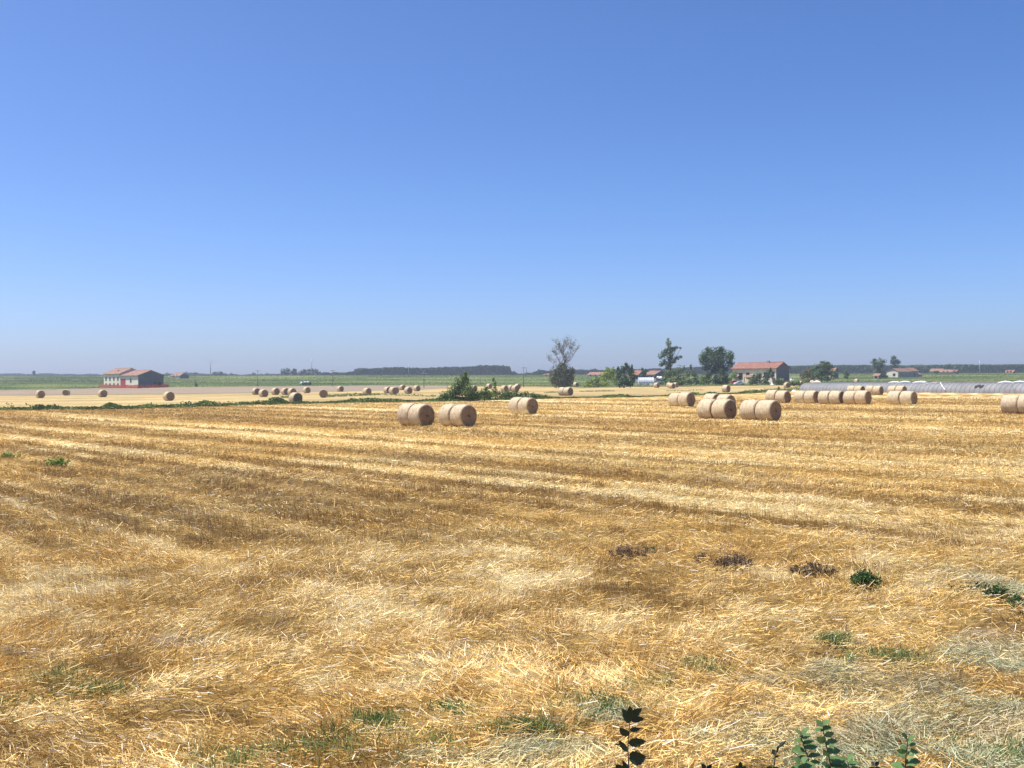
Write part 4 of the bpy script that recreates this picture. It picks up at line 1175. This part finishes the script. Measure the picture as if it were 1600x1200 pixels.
# ------------------------------------------------------------------ plastic tunnels
def tunnel(near, far, Wd, Ht, label, flaps=(), torn=False):
    d = (far - near); L_ = math.hypot(d.x, d.y)
    yaw = math.atan2(d.y, d.x)
    root = thing("poly_tunnel", label, "poly tunnel", near, yaw, "plastic tunnels in a row at the right")
    rng = random.Random(int(near.x * 10))
    n = 18; m = int(L_ / 1.0)
    vs = []
    for i in range(m + 1):
        x = L_ * i / m
        for j in range(n + 1):
            t = math.pi * j / n
            sag = rng.uniform(0, .03)
            hh = Ht * (.86 + .14 * math.sin(t))
            vs.append((x, -(Wd / 2 - sag) * math.copysign(abs(math.cos(t)) ** .8, math.cos(t)), max(0, (hh - sag) * math.sin(t) ** .85) - .02))
    fs = [(i * (n + 1) + j, (i + 1) * (n + 1) + j, (i + 1) * (n + 1) + j + 1, i * (n + 1) + j + 1) for i in range(m) for j in range(n)]
    mb = MB(); mb.add(vs, fs, True)
    for i in (0, m): mb.poly([vs[i * (n + 1) + j] for j in range(n + 1)])
    mb.build("plastic_cover", MT["plastic"], root)
    hoop0 = None
    for i in range(0, m + 1, 1 if torn else 4):
        if hoop0 is None:
            hb = MB(); pts = []
            for j in range(n + 1):
                t = math.pi * j / n
                hh = Ht * (.86 + .14 * math.sin(t))
                pts.append((0, -(Wd / 2 + .008) * math.copysign(abs(math.cos(t)) ** .8, math.cos(t)), (hh + .008) * math.sin(t) ** .85))
            hb.tube(pts, .022, 5)
            hoop0 = hb.build("hoop", MT["hoop"], root); h = hoop0
        else:
            h = hoop0.copy(); COL.objects.link(h)
        h.parent = root; h.location = (L_ * i / m, 0, 0)
    rb = MB(); rb.tube([(0, 0, Ht + .03), (L_, 0, Ht + .03)], .03, 5); rb.build("ridge_pipe", MT["hoop"], root)
    def surf(x, t, out=0.0):
        hh = Ht * (.86 + .14 * math.sin(t))
        return (x, -(Wd / 2 + out) * math.copysign(abs(math.cos(t)) ** .8, math.cos(t)), (hh + out) * math.sin(t) ** .85)
    def along(px):
        c = (px - 800) / 1600; ux, uy = math.cos(yaw), math.sin(yaw)
        return (c * near.y - near.x) / (ux - c * uy)
    for px in flaps:
        x = along(px) + rng.uniform(-.3, .3)
        q = MB(); q.tube([(x - 1.5, .1, Ht + .03), (x - .7, -.1, Ht + .12), (x, .05, Ht + .16), (x + .9, -.05, Ht + .1), (x + 1.6, .05, Ht + .03)], [.05, .14, .18, .14, .04], 8)
        q.build("folded_sheet", MT["white"], root)
    if torn:
        xa, xb = along(1472), along(1493)
        for (x0, x1, t0, t1, r) in ((xa, xb, .52, .93, .10), (xa + .6, along(1452), .50, .72, .05), (along(1590), along(1600), .66, .9, .035)):
            q = MB(); q.tube([surf(x0 + (x1 - x0) * i / 8, math.pi * (t0 + (t1 - t0) * i / 8), .04 + .05 * (i % 2)) for i in range(9)], [r * (.6 + .5 * (i % 3) / 2) for i in range(9)], 6)
            q.build("loose_edge", MT["white"] if r > .04 else MT["hoop"], root)
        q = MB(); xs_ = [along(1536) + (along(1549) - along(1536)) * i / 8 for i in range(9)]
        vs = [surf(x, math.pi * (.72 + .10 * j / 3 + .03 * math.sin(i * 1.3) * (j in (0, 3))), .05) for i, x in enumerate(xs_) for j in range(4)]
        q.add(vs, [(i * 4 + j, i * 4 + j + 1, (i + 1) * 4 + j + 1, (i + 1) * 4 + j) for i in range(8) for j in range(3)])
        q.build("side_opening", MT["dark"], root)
    return root
f0 = at(1256, 611.3); n0 = at(1600, 615.2)
tdir = Vector((n0.x - f0.x, n0.y - f0.y, 0)).normalized(); tperp = Vector((-tdir.y, tdir.x, 0))
if tperp.x < 0: tperp = -tperp
TL = ["nearest plastic tunnel, its long ribbed side facing the bale pairs", "second plastic tunnel, its top just showing above the nearest one", "rearmost plastic tunnel, hidden but for its top"]
for i in range(3):
    b = f0 + tperp * (6.2 * i) - tdir * 1.5 ; a = f0 + tdir * 84 + tperp * (6.2 * i)
    b = b + tperp * 2.45; a = a + tperp * 2.45
    a.z = 0; b.z = 0
    tunnel(a, b, 4.9, 1.76, TL[i], flaps=((1398, 1436, 1572) if i == 0 else (1275, 1416, 1440, 1594) if i == 1 else ()), torn=(i == 0))

# dark opening in the side of the tunnels and small plastic things
def sheet(px, py, wpx, hpx, label, name="plastic_sheet", mt="white"):
    p = at(px, py); k = p.y / 1600
    rng = np.random.default_rng(int(px))
    n = 18; a, b = wpx * k / 2, hpx * k
    vs = []; fs = []
    for i in range(n + 1):
        for j in range(n + 1):
            x = -1 + 2 * i / n; y = -1 + 2 * j / n
            r = max(0, 1 - (x * x + y * y)) ** .6
            vs.append((x * a, y * a * .8, b * r * (.5 + .9 * float(vn(x * 3 + px, y * 3, 3))) - .03))
    fs = [(i * (n + 1) + j, (i + 1) * (n + 1) + j, (i + 1) * (n + 1) + j + 1, i * (n + 1) + j + 1) for i in range(n) for j in range(n)]
    mb = MB(); mb.add(vs, fs, True); o = mb.build(name, MT[mt], None)
    o.location = p
    return tag(o, label, "plastic sheet")
sheet(1241, 612.4, 9, 3.6, "crumpled white plastic sheet on the ground at the left tunnel foot")

def tent():
    p = at(1206.5, 602); k = p.y / 1600
    root = thing("white_cover", "small white pointed cover at the right corner of the long farmhouse", "cover", p)
    mb = MB(); n = 12
    prof = [(3.2, .0), (2.9, .35), (1.5, 1.2), (.7, 2.2), (.25, 3.2), (.05, 3.6)]
    vs = [(r * k * 1.0 * math.cos(2 * math.pi * j / n) * (1 + .12 * (j % 2)), r * k * math.sin(2 * math.pi * j / n) * (1 + .12 * (j % 2)), z * k * 1.9) for r, z in prof for j in range(n)]
    fs = [(i * n + j, i * n + (j + 1) % n, (i + 1) * n + (j + 1) % n, (i + 1) * n + j) for i in range(len(prof) - 1) for j in range(n)] + [[(len(prof) - 1) * n + j for j in range(n)]]
    mb.add(vs, fs); mb.build("fabric", MT["white"], root)
    q = MB(); q.tube([(0, 0, 0), (0, 0, 3.6 * k * 1.9 + .4)], .05, 6); q.build("pole", MT["metal"], root)
tent()

def box_on_wall():
    p = at(1237.5, 602.5); k = p.y / 1600
    root = thing("water_tank", "small white tank on legs right of the dark gable", "tank", p, .2)
    mb = MB(); mb.prism([(-1.9 * k, 7.4 * k), (1.9 * k, 7.4 * k), (2.3 * k, 8.2 * k), (2.3 * k, 10 * k), (1.7 * k, 10.7 * k), (-1.7 * k, 10.7 * k), (-2.3 * k, 10 * k), (-2.3 * k, 8.2 * k)], -.5, .5)
    mb.build("tank", MT["white"], root)
    for x in (-1, 1):
        for y in (-.4, .4):
            q = MB(); q.tube([(x * 1.6 * k, y, 0), (x * 1.6 * k, y, 7.5 * k)], .05, 5); q.build("leg", MT["metal"], root)
box_on_wall()

# ------------------------------------------------------------------ vehicles and yard
def car(px, py, L_, H_, yaw, paint, label):
    p = at(px, py)
    root = thing("parked_car", label, "car", p, yaw)
    W = 1.65; hl = L_ / 2
    prof = [(-hl, .35), (-hl, .75), (-hl + .15, .9), (-hl + .7, .95), (-hl + 1.05, H_ - .05), (hl - 1.5, H_), (hl - .85, .98), (hl - .1, .85), (hl, .6), (hl, .32)]
    mb = MB(); mb.prism(prof, -W / 2, W / 2)
    bo = mb.build("body", MT[paint], root)
    md = bo.modifiers.new("bevel", 'BEVEL'); md.width = .07; md.segments = 2
    for s in (-1, 1):
        g = MB(); y = s * (W / 2 + .008)
        pts = [(-hl + .95, .98), (-hl + 1.2, H_ - .12), (hl - 1.55, H_ - .08), (hl - 1.0, 1.0)]
        g.prism(pts, min(y, y - s * .03), max(y, y - s * .03)); g.build("side_window", MT["glass"], root)
    for (xa, za, xb, zb) in ((hl - 1.42, H_ - .06, hl - .9, 1.02), (-hl + 1.02, H_ - .1, -hl + .74, 1.0)):
        g = MB(); o_ = .02 if xa > 0 else -.02
        g.add([(xa + o_, -.68, za), (xa + o_, .68, za), (xb + o_, .7, zb), (xb + o_, -.7, zb)], [(0, 1, 2, 3)]); g.build("windscreen" if xa > 0 else "rear_window", MT["glass"], root)
    for x in (-hl + .75, hl - .8):
        for s in (-1, 1):
            q = MB(); q.tube([(x, s * (W / 2 - .2), .31), (x, s * (W / 2 + .03), .31)], .31, 16); wo = q.build("wheel", MT["dark"], root)
            h = MB(); h.tube([(x, s * (W / 2 + .025), .31), (x, s * (W / 2 + .045), .31)], .18, 12); h.build("rim", MT["metal"], wo)
    for s in (-1, 1):
        q = MB(); q.box(hl - .02, hl + .02, s * .6 - .14, s * .6 + .14, .62, .76); q.build("headlight", MT["white"], root)
        q = MB(); q.box(-hl - .02, -hl + .02, s * .65 - .1, s * .65 + .1, .68, .84); q.build("tail_light", MT["redpaint"], root)
car(1148, 601.2, 3.9, 1.5, R(160), "redpaint", "red car parked behind the white car by the bushes")
car(1155.5, 602.2, 3.5, 1.42, R(8), "white", "white car parked beside the red car by the bushes")

def machine():
    p = at(1033, 601.5); k = p.y / 1600
    root = thing("farm_machine", "white and red farm machine with white cover and arm to the right", "farm machine", p, 0)
    mb = MB(); z0 = hgt(1030, 597, p)
    x0 = (1023 - 1033) * k; x1 = (1037 - 1033) * k; zt = hgt(1030, 589.5, p)
    f = MB()
    f.box(x0, x0 + .35, -1.1, -.9, z0, zt); f.box(x0, x1, -1.1, -.9, z0 - .1, z0 + .25); f.box(x0, x0 + 1.2, -1.1, -.9, zt - .25, zt); f.box(x1 - .1, x1 + .25, -1.1, -.9, z0 - .7, z0 + .45)
    f.build("frame", MT["white"], root)
    c = MB(); c.prism([(x0 + .4, z0 + .9), (x0 + 1.9, z0 + .9), (x0 + 1.7, zt - .28), (x0 + .4, zt - .28)], -.9, .9); cb = c.build("cab", MT["redpaint"], root)
    g = MB(); g.box(x0 + 1.25, x0 + 1.65, -.93, -.89, z0 + 1.1, zt - .5); g.build("window", MT["glass"], cb)
    b = MB(); b.prism([(x0 + .4, z0 + .26), (x1 - .15, z0 + .26), (x1 - .15, zt - .55), (x0 + 2.0, zt - .3), (x0 + 2.0, z0 + .85), (x0 + .4, z0 + .85)], -.85, 1.2); b.build("hopper", MT["greywall"], root)
    cv = MB(); n = 10; vs = []; m = 8
    for i in range(m + 1):
        t = i / m; x = x0 + .8 + t * 3.0; hh = hgt(1030, 587, p) - zt + .35 - .45 * abs(t - .35) ** 1.3
        for j in range(n + 1):
            a = math.pi * j / n; vs.append((x, -1.15 * math.cos(a), zt - .4 - .25 * t + max(.1, hh) * math.sin(a) * (.9 + .2 * math.sin(i * 2.1))))
    cv.add(vs, [(i * (n + 1) + j, (i + 1) * (n + 1) + j, (i + 1) * (n + 1) + j + 1, i * (n + 1) + j + 1) for i in range(m) for j in range(n)], True)
    for i in (0, m): cv.poly([vs[i * (n + 1) + j] for j in range(n + 1)])
    cv.build("cover", MT["white"], root)
    ar = MB(); ar.tube([(x1 - .8, -.6, zt - .35), ((1045 - 1033) * k, -.6, hgt(1045, 590.7, p))], .16, 8); ar.build("arm", MT["white"], root)
    for x in (x0 + .8, x1 - .7):
        for y in (-.75, .75):
            q = MB(); q.tube([(x, y - .18, .55), (x, y + .18, .55)], .55, 16); wo = q.build("wheel", MT["dark"], root)
            h = MB(); h.tube([(x, y - .2, .55), (x, y + .2, .55)], .25, 10); h.build("rim", MT["metal"], wo)
machine()

def greenhouse():
    a = at(999, 602.5); b = at(1022, 602.5); b.y += 2
    a2 = P(999, 600, a.y + 14); b2 = P(1022, 600, a.y + 14)
    a2.z = G(a2.x, a2.y); b2.z = G(b2.x, b2.y)
    d = b2 - a2; root = thing("low_greenhouse", "low bluish white plastic greenhouse left of the farm machine", "greenhouse", a2, math.atan2(d.y, d.x))
    L_ = d.length; H_ = P(1010, 589.6, a2.y).z - a2.z; W = 5; n = 14; vs = []; m = 12
    for i in range(m + 1):
        for j in range(n + 1):
            t = math.pi * j / n; vs.append((L_ * i / m, -W / 2 * math.cos(t) + W / 2, H_ * math.sin(t) ** .7 - (.04 if i % 2 else 0)))
    mb = MB(); mb.add(vs, [(i * (n + 1) + j, (i + 1) * (n + 1) + j, (i + 1) * (n + 1) + j + 1, i * (n + 1) + j + 1) for i in range(m) for j in range(n)], True)
    for i in (0, m): mb.poly([vs[i * (n + 1) + j] for j in range(n + 1)])
    mb.build("plastic_cover", mat("pale_blue_plastic", (.58, .63, .70), .35, .1, .5, .2, 3, spec=.5), root)
    for i in range(0, m + 1, 2):
        q = MB(); q.tube([(L_ * i / m, -W / 2 * math.cos(math.pi * j / n) * 1.01 + W / 2, H_ * math.sin(math.pi * j / n) ** .7 + .03) for j in range(n + 1)], .04, 5); q.build("hoop", MT["metal"], root)
greenhouse()
def low_wall():
    a = at(995, 603.2); b = at(1030, 603.2); d = b - a
    root = thing("block_wall", "low pale concrete wall with gaps in front of the greenhouse", "wall", a, math.atan2(d.y, d.x))
    L_ = d.length; h = 4.2 * a.y / 1600; x = 0; rd = random.Random(3); i = 0
    while x < L_:
        w_ = rd.uniform(.9, 1.7)
        q = MB(); q.box(x, x + w_, -.12, .12, -.3, h * rd.uniform(.85, 1.1)); q.box(x + .05, x + w_ - .05, -.15, .15, h * .3, h * .36)
        q.build("panel", MT["concrete"] if rd.random() < .75 else MT["plaster"], root)
        x += w_ + (.35 if rd.random() < .6 else 1.0); i += 1
    q = MB(); q.box(-.2, L_ + .2, -.05, .05, h + .15, h + .32)
    for xx in np.arange(0, L_ + .1, L_ / 6): q.box(xx - .06, xx + .06, .12, .22, -.3, h + .15)
    q.build("rail", MT["wood"], root)
low_wall()

# ------------------------------------------------------------------ masts and poles
def mast(px, top_y, base_y, label, D=None, r=.14, arms=1, m="wood", name="utility_pole", arm=.9):
    if D is None: p = at(px, base_y)
    else:
        q = P(px, base_y, D); p = Vector((q.x, q.y, G(q.x, q.y)))
    h = P(px, top_y, p.y).z - p.z
    root = thing(name, label, "utility pole", p, R(25), "poles and masts across the fields")
    mb = MB(); mb.tube([(0, 0, -.3), (0, 0, h * .5), (0, 0, h)], [r, r * .85, r * .65], 8); mb.build("pole", MT[m], root)
    for i in range(arms):
        z = h - .35 - 1.1 * i
        q = MB(); q.box(-arm, arm, -.05 - r, .05 - r, z - .06, z + .06); ca = q.build("crossarm", MT[m], root)
        for s in (-.85, 0, .85):
            u = MB(); u.tube([(arm * s, -r, z + .06), (arm * s, -r, z + .30)], .06, 6); u.build("insulator", MT["white"], ca)
mast(329, 563, 588, "tall far mast standing left of a rounded tree on the horizon", 800, .34, 2, "metal", arm=1.6)
mast(487, 561, 588, "tall far mast rising out of the right humped tree", 860, .34, 2, "metal", arm=1.6)
mast(305, 581.5, 604.2, "thin dark pole with a little bush at its foot, right of the farmhouse fence", None, .13)
mast(402.8, 578, 604, "thin dark pole in the green field above the row of five bales", None, .12)
mast(520, 577.5, 604, "thin dark pole in the green field above the far single bale", None, .12)
mast(638.6, 569, 592, "pale pole in front of the long wood above the cluster of bales", 640, .22, 1, "metal", arm=1.2)
mast(662.5, 583, 606.5, "short dark pole at the field edge left of the tall central bush", None, .12)
mast(818.3, 573, 605, "dark one of the two poles standing close together right of the long wood", None, .13)
mast(822.6, 570.5, 591, "pale one of the two poles standing close together right of the long wood", 640, .24, 1, "metal", arm=1.2)
mast(1121.5, 568.5, 601.8, "concrete pole in front of the round headed tree", None, .17, 1, "concrete")
mast(1531, 563.5, 588, "tall mast on the green land near the right edge", 640, .26, 2, "metal", arm=1.4)
plant("field_shrub", "little dark bush at the foot of the thin pole right of the farmhouse", "bush", (307.5, 604.6), [(307.5, 600.5, 2.6, 3), (306.5, 602.5, 2.4, 2)], (.04, .06, .03), leafpx=.9, dens=1.5, **BUSH)

# ------------------------------------------------------------------ weeds standing in the stubble near the camera
def weed(px, py, wpx, hpx, color, label, n=420, leaf=.03, dead=False, name="weed_clump", spikes=14):
    p = at(px, py); k = p.y / 1600
    rng = np.random.default_rng(int(px * 3 + py))
    root = thing(name, label, "weed", p)
    a = wpx * k / 2; h = hpx * k * 1.0
    mb = MB(); L_ = []
    for i in range(spikes):
        x = rng.uniform(-.85, .85) * a; y = rng.uniform(-.7, .7) * a * .6
        hh = h * (1 - .55 * (x / a) ** 2) * rng.uniform(.65, 1.05)
        tip = Vector((x + rng.uniform(-.2, .2) * hh, y + rng.uniform(-.2, .2) * hh, hh))
        mb.tube([(x * .8, y, -.02), (x * .9, y, hh * .5), tip], [.004, .003, .0015], 4)
        for j in range(int(n / spikes)):
            t = rng.uniform(.12, 1.0)
            q = np.array([x * .8 + (tip.x - x * .8) * t, y + (tip.y - y) * t, hh * t]) + rng.normal(0, .028 if not dead else .014, 3)
            L_.append(q)
    mb.build("stem", MT["drybark"] if dead else MT["bark"], root)
    c = np.array(L_); m = len(c)
    c[:, 2] = np.maximum(c[:, 2], .005)
    sz = leaf * rng.uniform(.6, 1.4, m)
    v, f = leaf_quads(c, sz, rng, .32 if dead else .45)
    cl = np.array(color) * rng.uniform(.6, 1.45, m)[:, None] * (1 + (rng.random(m)[:, None] - .5) * np.array([.3, 0, .3]))
    np_mesh("seed_heads" if dead else "leaves", v, f, MT["leaf"], root, col=cl)
weed(90, 729, 44, 15, (.17, .29, .06), "bright green weed clump in brown stubble at the left", 420, .045, spikes=22)
weed(10, 715, 50, 7, (.17, .29, .06), "flat green weed patch cut by the left edge of the photo", 320, .045, spikes=18)
weed(1350, 919, 54, 29, (.085, .150, .048), "dense dark green weed bush in the stubble at the right", 1300, .026, spikes=34)
weed(1553, 940, 40, 30, (.085, .145, .048), "ragged green weed left of the two weeds near the right edge", 420, .026, spikes=18)
weed(1588, 955, 34, 28, (.085, .15, .048), "green weed at the right edge of the photo, lowest of its group", 320, .026, spikes=14)
weed(1520, 930, 70, 20, (.075, .085, .035), "thin yellowish weed tuft left of the ragged green weed", 260, .022, spikes=16)
weed(985, 872, 84, 20, (.165, .105, .060), "dead brown weed strip with one green sprig above the centre foreground", 1100, .022, True, spikes=60)
weed(1016, 868, 16, 14, (.050, .095, .030), "small green sprig growing at the right end of the dead brown strip", 160, .024, spikes=8)
weed(1098, 878, 30, 15, (.165, .105, .060), "small dead brown clump just left of the larger dead clump", 450, .022, True, spikes=28)
weed(1145, 892, 74, 27, (.150, .095, .055), "larger dead brown clump, darkest one in the stubble", 1700, .022, True, spikes=70)
weed(1270, 898, 80, 18, (.15, .10, .055), "faint brownish dry tuft left of the dense green weed bush", 900, .026, True, spikes=60)

# ------------------------------------------------------------------ leafy shoots close to the camera
def leafmat(name, c):
    m = mat(name, c, .5, .30, 60, spec=.35, transl=(.25 if c[1] > .1 else .0))
    return m
MT["shootleaf"] = leafmat("elm_leaf", (.115, .20, .062))
MT["shadeleaf"] = leafmat("shaded_elm_leaf", (.022, .036, .016))  # darker copy of the elm leaf, shade put into its colour
def leaf_mesh(mb, b, t, w_, tilt, D, rng, fold=.25, notch=True):
    """one toothed leaf from photo pixel b to t; w_ = width in pixels, tilt = lean of the blade about its rib"""
    B = P(b[0], b[1], D); T = P(t[0], t[1], D + rng.uniform(-.02, .02))
    ax = (T - B); L_ = ax.length; axn = ax.normalized()
    view = (B - CAM).normalized()
    side = axn.cross(view).normalized(); nor = side.cross(axn).normalized()
    if nor.dot(view) > 0: nor = -nor
    if side.z < 0: side = -side
    if (nor * math.cos(tilt) + side * math.sin(tilt)).dot(sdir) * (1 if tilt > 0 else -1) < (nor * math.cos(tilt) - side * math.sin(tilt)).dot(sdir) * (1 if tilt > 0 else -1): side = -side
    # lean the blade so that its upper edge goes away from (lit) or towards (shaded) the camera
    sd = side * math.cos(tilt) - nor * math.sin(tilt); nn = nor * math.cos(tilt) + side * math.sin(tilt)
    hw = w_ * D / 1600 / 2
    n = 9; mid = []; up = []; dn = []
    for i in range(n + 1):
        s = i / n
        prof = math.sin(math.pi * min(1, s * 1.02) ** .8) ** .8 if 0 < s < 1 else 0
        tooth = 1 + (.13 if i % 2 else -.06) * (1 if notch else 0)
        droop = -.18 * L_ * s * s
        c = B + axn * L_ * s + Vector((0, 0, droop * .5)) 
        mid.append(c); h = hw * prof * tooth
        up.append(c + sd * h + nn * h * fold); dn.append(c - sd * h + nn * h * fold)
    vs = mid + up + dn; m = n + 1
    fs = []
    for i in range(n):
        fs.append((i, i + 1, m + i + 1, m + i)); fs.append((i + 1, i, 2 * m + i, 2 * m + i + 1))
    mb.add(vs, fs, True)
def shoot(label, stem, leaves, D, mt, tilt, thick=.0022, name="leafy_shoot", seed=1, group=None):
    rng = random.Random(seed)
    pts = [P(x, y, D) for x, y in stem]
    root_p = Vector((pts[-1].x, pts[-1].y, G(pts[-1].x, pts[-1].y)))
    root = thing(name, label, "shoot", root_p, 0, group)
    mb = MB()
    allp = pts + [pts[-1].lerp(root_p, .5) + Vector((.01, 0, 0)), root_p - Vector((0, 0, .03))]
    allp = [q - root_p for q in allp]
    mb.tube(allp, [thick * (.5 + .9 * i / (len(allp) - 1)) for i in range(len(allp))], 6)
    mb.build("stem", MT["bark"], root)
    for (bx, by, tx, ty, w_, *rest) in leaves:
        if mt == 'shootleaf': tx, ty, w_ = bx + (tx - bx) * 1.12, by + (ty - by) * 1.12, w_ * 1.5
        l = MB()
        leaf_mesh(l, (bx, by), (tx, ty), w_, (rest[0] if rest else tilt) + rng.uniform(-.12, .12), D, rng)
        l.v = [tuple(Vector(q) - root_p) for q in l.v]
        l.build("leaf", MT[mt], root)
shoot("tall dark leafy shoot standing by itself at the bottom edge", [(984, 1112), (983.5, 1133), (982, 1150), (981, 1170), (982, 1190), (982, 1215)],
      [(984, 1131, 972, 1104, 13), (984, 1128, 984, 1099, 12), (984, 1120, 1003.5, 1104, 12), (985, 1125, 1007, 1121, 10), (982, 1150, 968, 1134, 13), (984, 1141, 1001, 1137, 8),
       (982, 1162, 1010, 1155, 14), (981, 1175, 966, 1154, 9), (972, 1163, 959, 1162, 3), (983, 1186, 1010, 1180, 22), (980, 1208, 961, 1192, 14), (981, 1204, 972, 1186, 7), (982, 1208, 994, 1204, 8)],
      3.1, "shadeleaf", -.35, seed=1)
shoot("short dark curled shoot between the tall dark one and the green ones", [(1226, 1158), (1218, 1166), (1212, 1176), (1210, 1190), (1207, 1215)],
      [(1216, 1168, 1228, 1156, 5), (1214, 1176, 1216, 1163, 4), (1211, 1180, 1207, 1169, 8), (1211, 1183, 1217, 1180, 4), (1207, 1203, 1198, 1197, 8), (1207, 1202, 1216, 1198, 7)], 3.2, "shadeleaf", -.35, seed=2)
shoot("dark leaf tips just reaching the bottom edge, leftmost of three", [(1104, 1197), (1103, 1215)], [(1103, 1205, 1096, 1191, 8), (1104, 1204, 1112, 1193, 8), (1104, 1206, 1120, 1198, 8)], 3.2, "shadeleaf", -.35, seed=3)
shoot("dark leaf tips just reaching the bottom edge, between two darker shoots", [(1156, 1194), (1157, 1215)], [(1157, 1203, 1149, 1195, 8), (1157, 1200, 1156, 1188, 7), (1157, 1204, 1166, 1196, 8)], 3.2, "shadeleaf", -.35, seed=4)
shoot("taller green shoot with many paired leaves at the bottom right", [(1285, 1126), (1286, 1140), (1289, 1158), (1294, 1176), (1297, 1192), (1298, 1215)],
      [(1285, 1136, 1275, 1125, 9), (1285, 1135, 1296, 1124, 10), (1286, 1143, 1273, 1138, 8), (1286, 1142, 1298, 1135, 9), (1288, 1150, 1302, 1144, 6, -.3), (1289, 1160, 1277, 1150, 8, -.2), (1290, 1163, 1308, 1157, 10),
       (1293, 1176, 1312, 1171, 13), (1295, 1182, 1287, 1170, 6, -.3), (1296, 1192, 1318, 1186, 14), (1296, 1196, 1322, 1198, 10), (1297, 1200, 1284, 1192, 9), (1297, 1204, 1290, 1196, 9)],
      3.0, "shootleaf", .88, seed=5)
shoot("shorter green shoot leaning left of the taller green shoot", [(1250, 1141), (1252, 1152), (1256, 1166), (1262, 1182), (1268, 1215)],
      [(1251, 1148, 1244, 1140, 7), (1251, 1148, 1264, 1137, 7), (1252, 1154, 1266, 1147, 8), (1253, 1160, 1243, 1154, 8), (1255, 1163, 1271, 1155, 8), (1257, 1170, 1276, 1164, 12), (1258, 1174, 1239, 1172, 15),
       (1263, 1183, 1281, 1178, 8), (1262, 1188, 1246, 1184, 9), (1265, 1194, 1280, 1190, 9), (1265, 1199, 1250, 1196, 10), (1266, 1202, 1238, 1196, 9, -.3), (1267, 1203, 1226, 1202, 9, -.3)],
      3.05, "shootleaf", .88, seed=6)
shoot("green shoot standing apart, rightmost at the bottom edge", [(1416, 1146), (1418, 1160), (1416, 1176), (1415, 1192), (1414, 1215)],
      [(1417, 1153, 1409, 1146, 6), (1418, 1157, 1428, 1152, 8), (1418, 1165, 1431, 1161, 8), (1417, 1170, 1407, 1166, 6), (1416, 1175, 1402, 1171, 6, -.3), (1417, 1178, 1434, 1174, 9), (1416, 1184, 1401, 1177, 8),
       (1415, 1193, 1437, 1188, 12), (1414, 1199, 1393, 1194, 12), (1415, 1204, 1430, 1199, 9)], 3.0, "shootleaf", .88, seed=7)
shoot("low spreading green shoot filling the gap under the two green shoots", [(1250, 1186), (1256, 1198), (1260, 1216)],
      [(1251, 1192, 1240, 1184, 9), (1252, 1192, 1262, 1183, 9), (1255, 1200, 1241, 1196, 10), (1256, 1199, 1272, 1193, 10), (1258, 1208, 1244, 1206, 9), (1259, 1207, 1276, 1203, 10)], 2.95, "shootleaf", .88, seed=11)
shoot("low green shoot right of the taller green shoot, at the bottom edge", [(1322, 1183), (1326, 1196), (1328, 1216)],
      [(1322, 1189, 1312, 1183, 7), (1323, 1188, 1334, 1180, 8), (1325, 1197, 1311, 1195, 9), (1326, 1195, 1341, 1190, 9), (1327, 1204, 1316, 1204, 8), (1327, 1203, 1344, 1200, 9)], 3.05, "shootleaf", .88, seed=12)
shoot("small dark leaf cluster between the green shoots at the bottom edge", [(1367, 1190), (1366, 1215)], [(1367, 1197, 1361, 1189, 6), (1367, 1196, 1374, 1189, 6), (1366, 1203, 1358, 1197, 8), (1367, 1203, 1376, 1198, 7)], 3.2, "shadeleaf", -.3, seed=8)

# ------------------------------------------------------------------ haze
hb = MB(); hb.box(-2600, 2600, -60, 2600, -1.5, 45)
hz = hb.build("haze", None)
hm = bpy.data.materials.new("haze_air"); hm.use_nodes = True
N = hm.node_tree.nodes; N.remove(N["Principled BSDF"])
pv = N.new("ShaderNodeVolumePrincipled"); pv.inputs["Color"].default_value = (.74, .81, .95, 1); pv.inputs["Density"].default_value = .00030
pv.inputs["Anisotropy"].default_value = .2
hm.node_tree.links.new(pv.outputs[0], N["Material Output"].inputs["Volume"])
hz.data.materials.append(hm)
tag(hz, None, None, kind="stuff")
hz.display_type = 'WIRE'
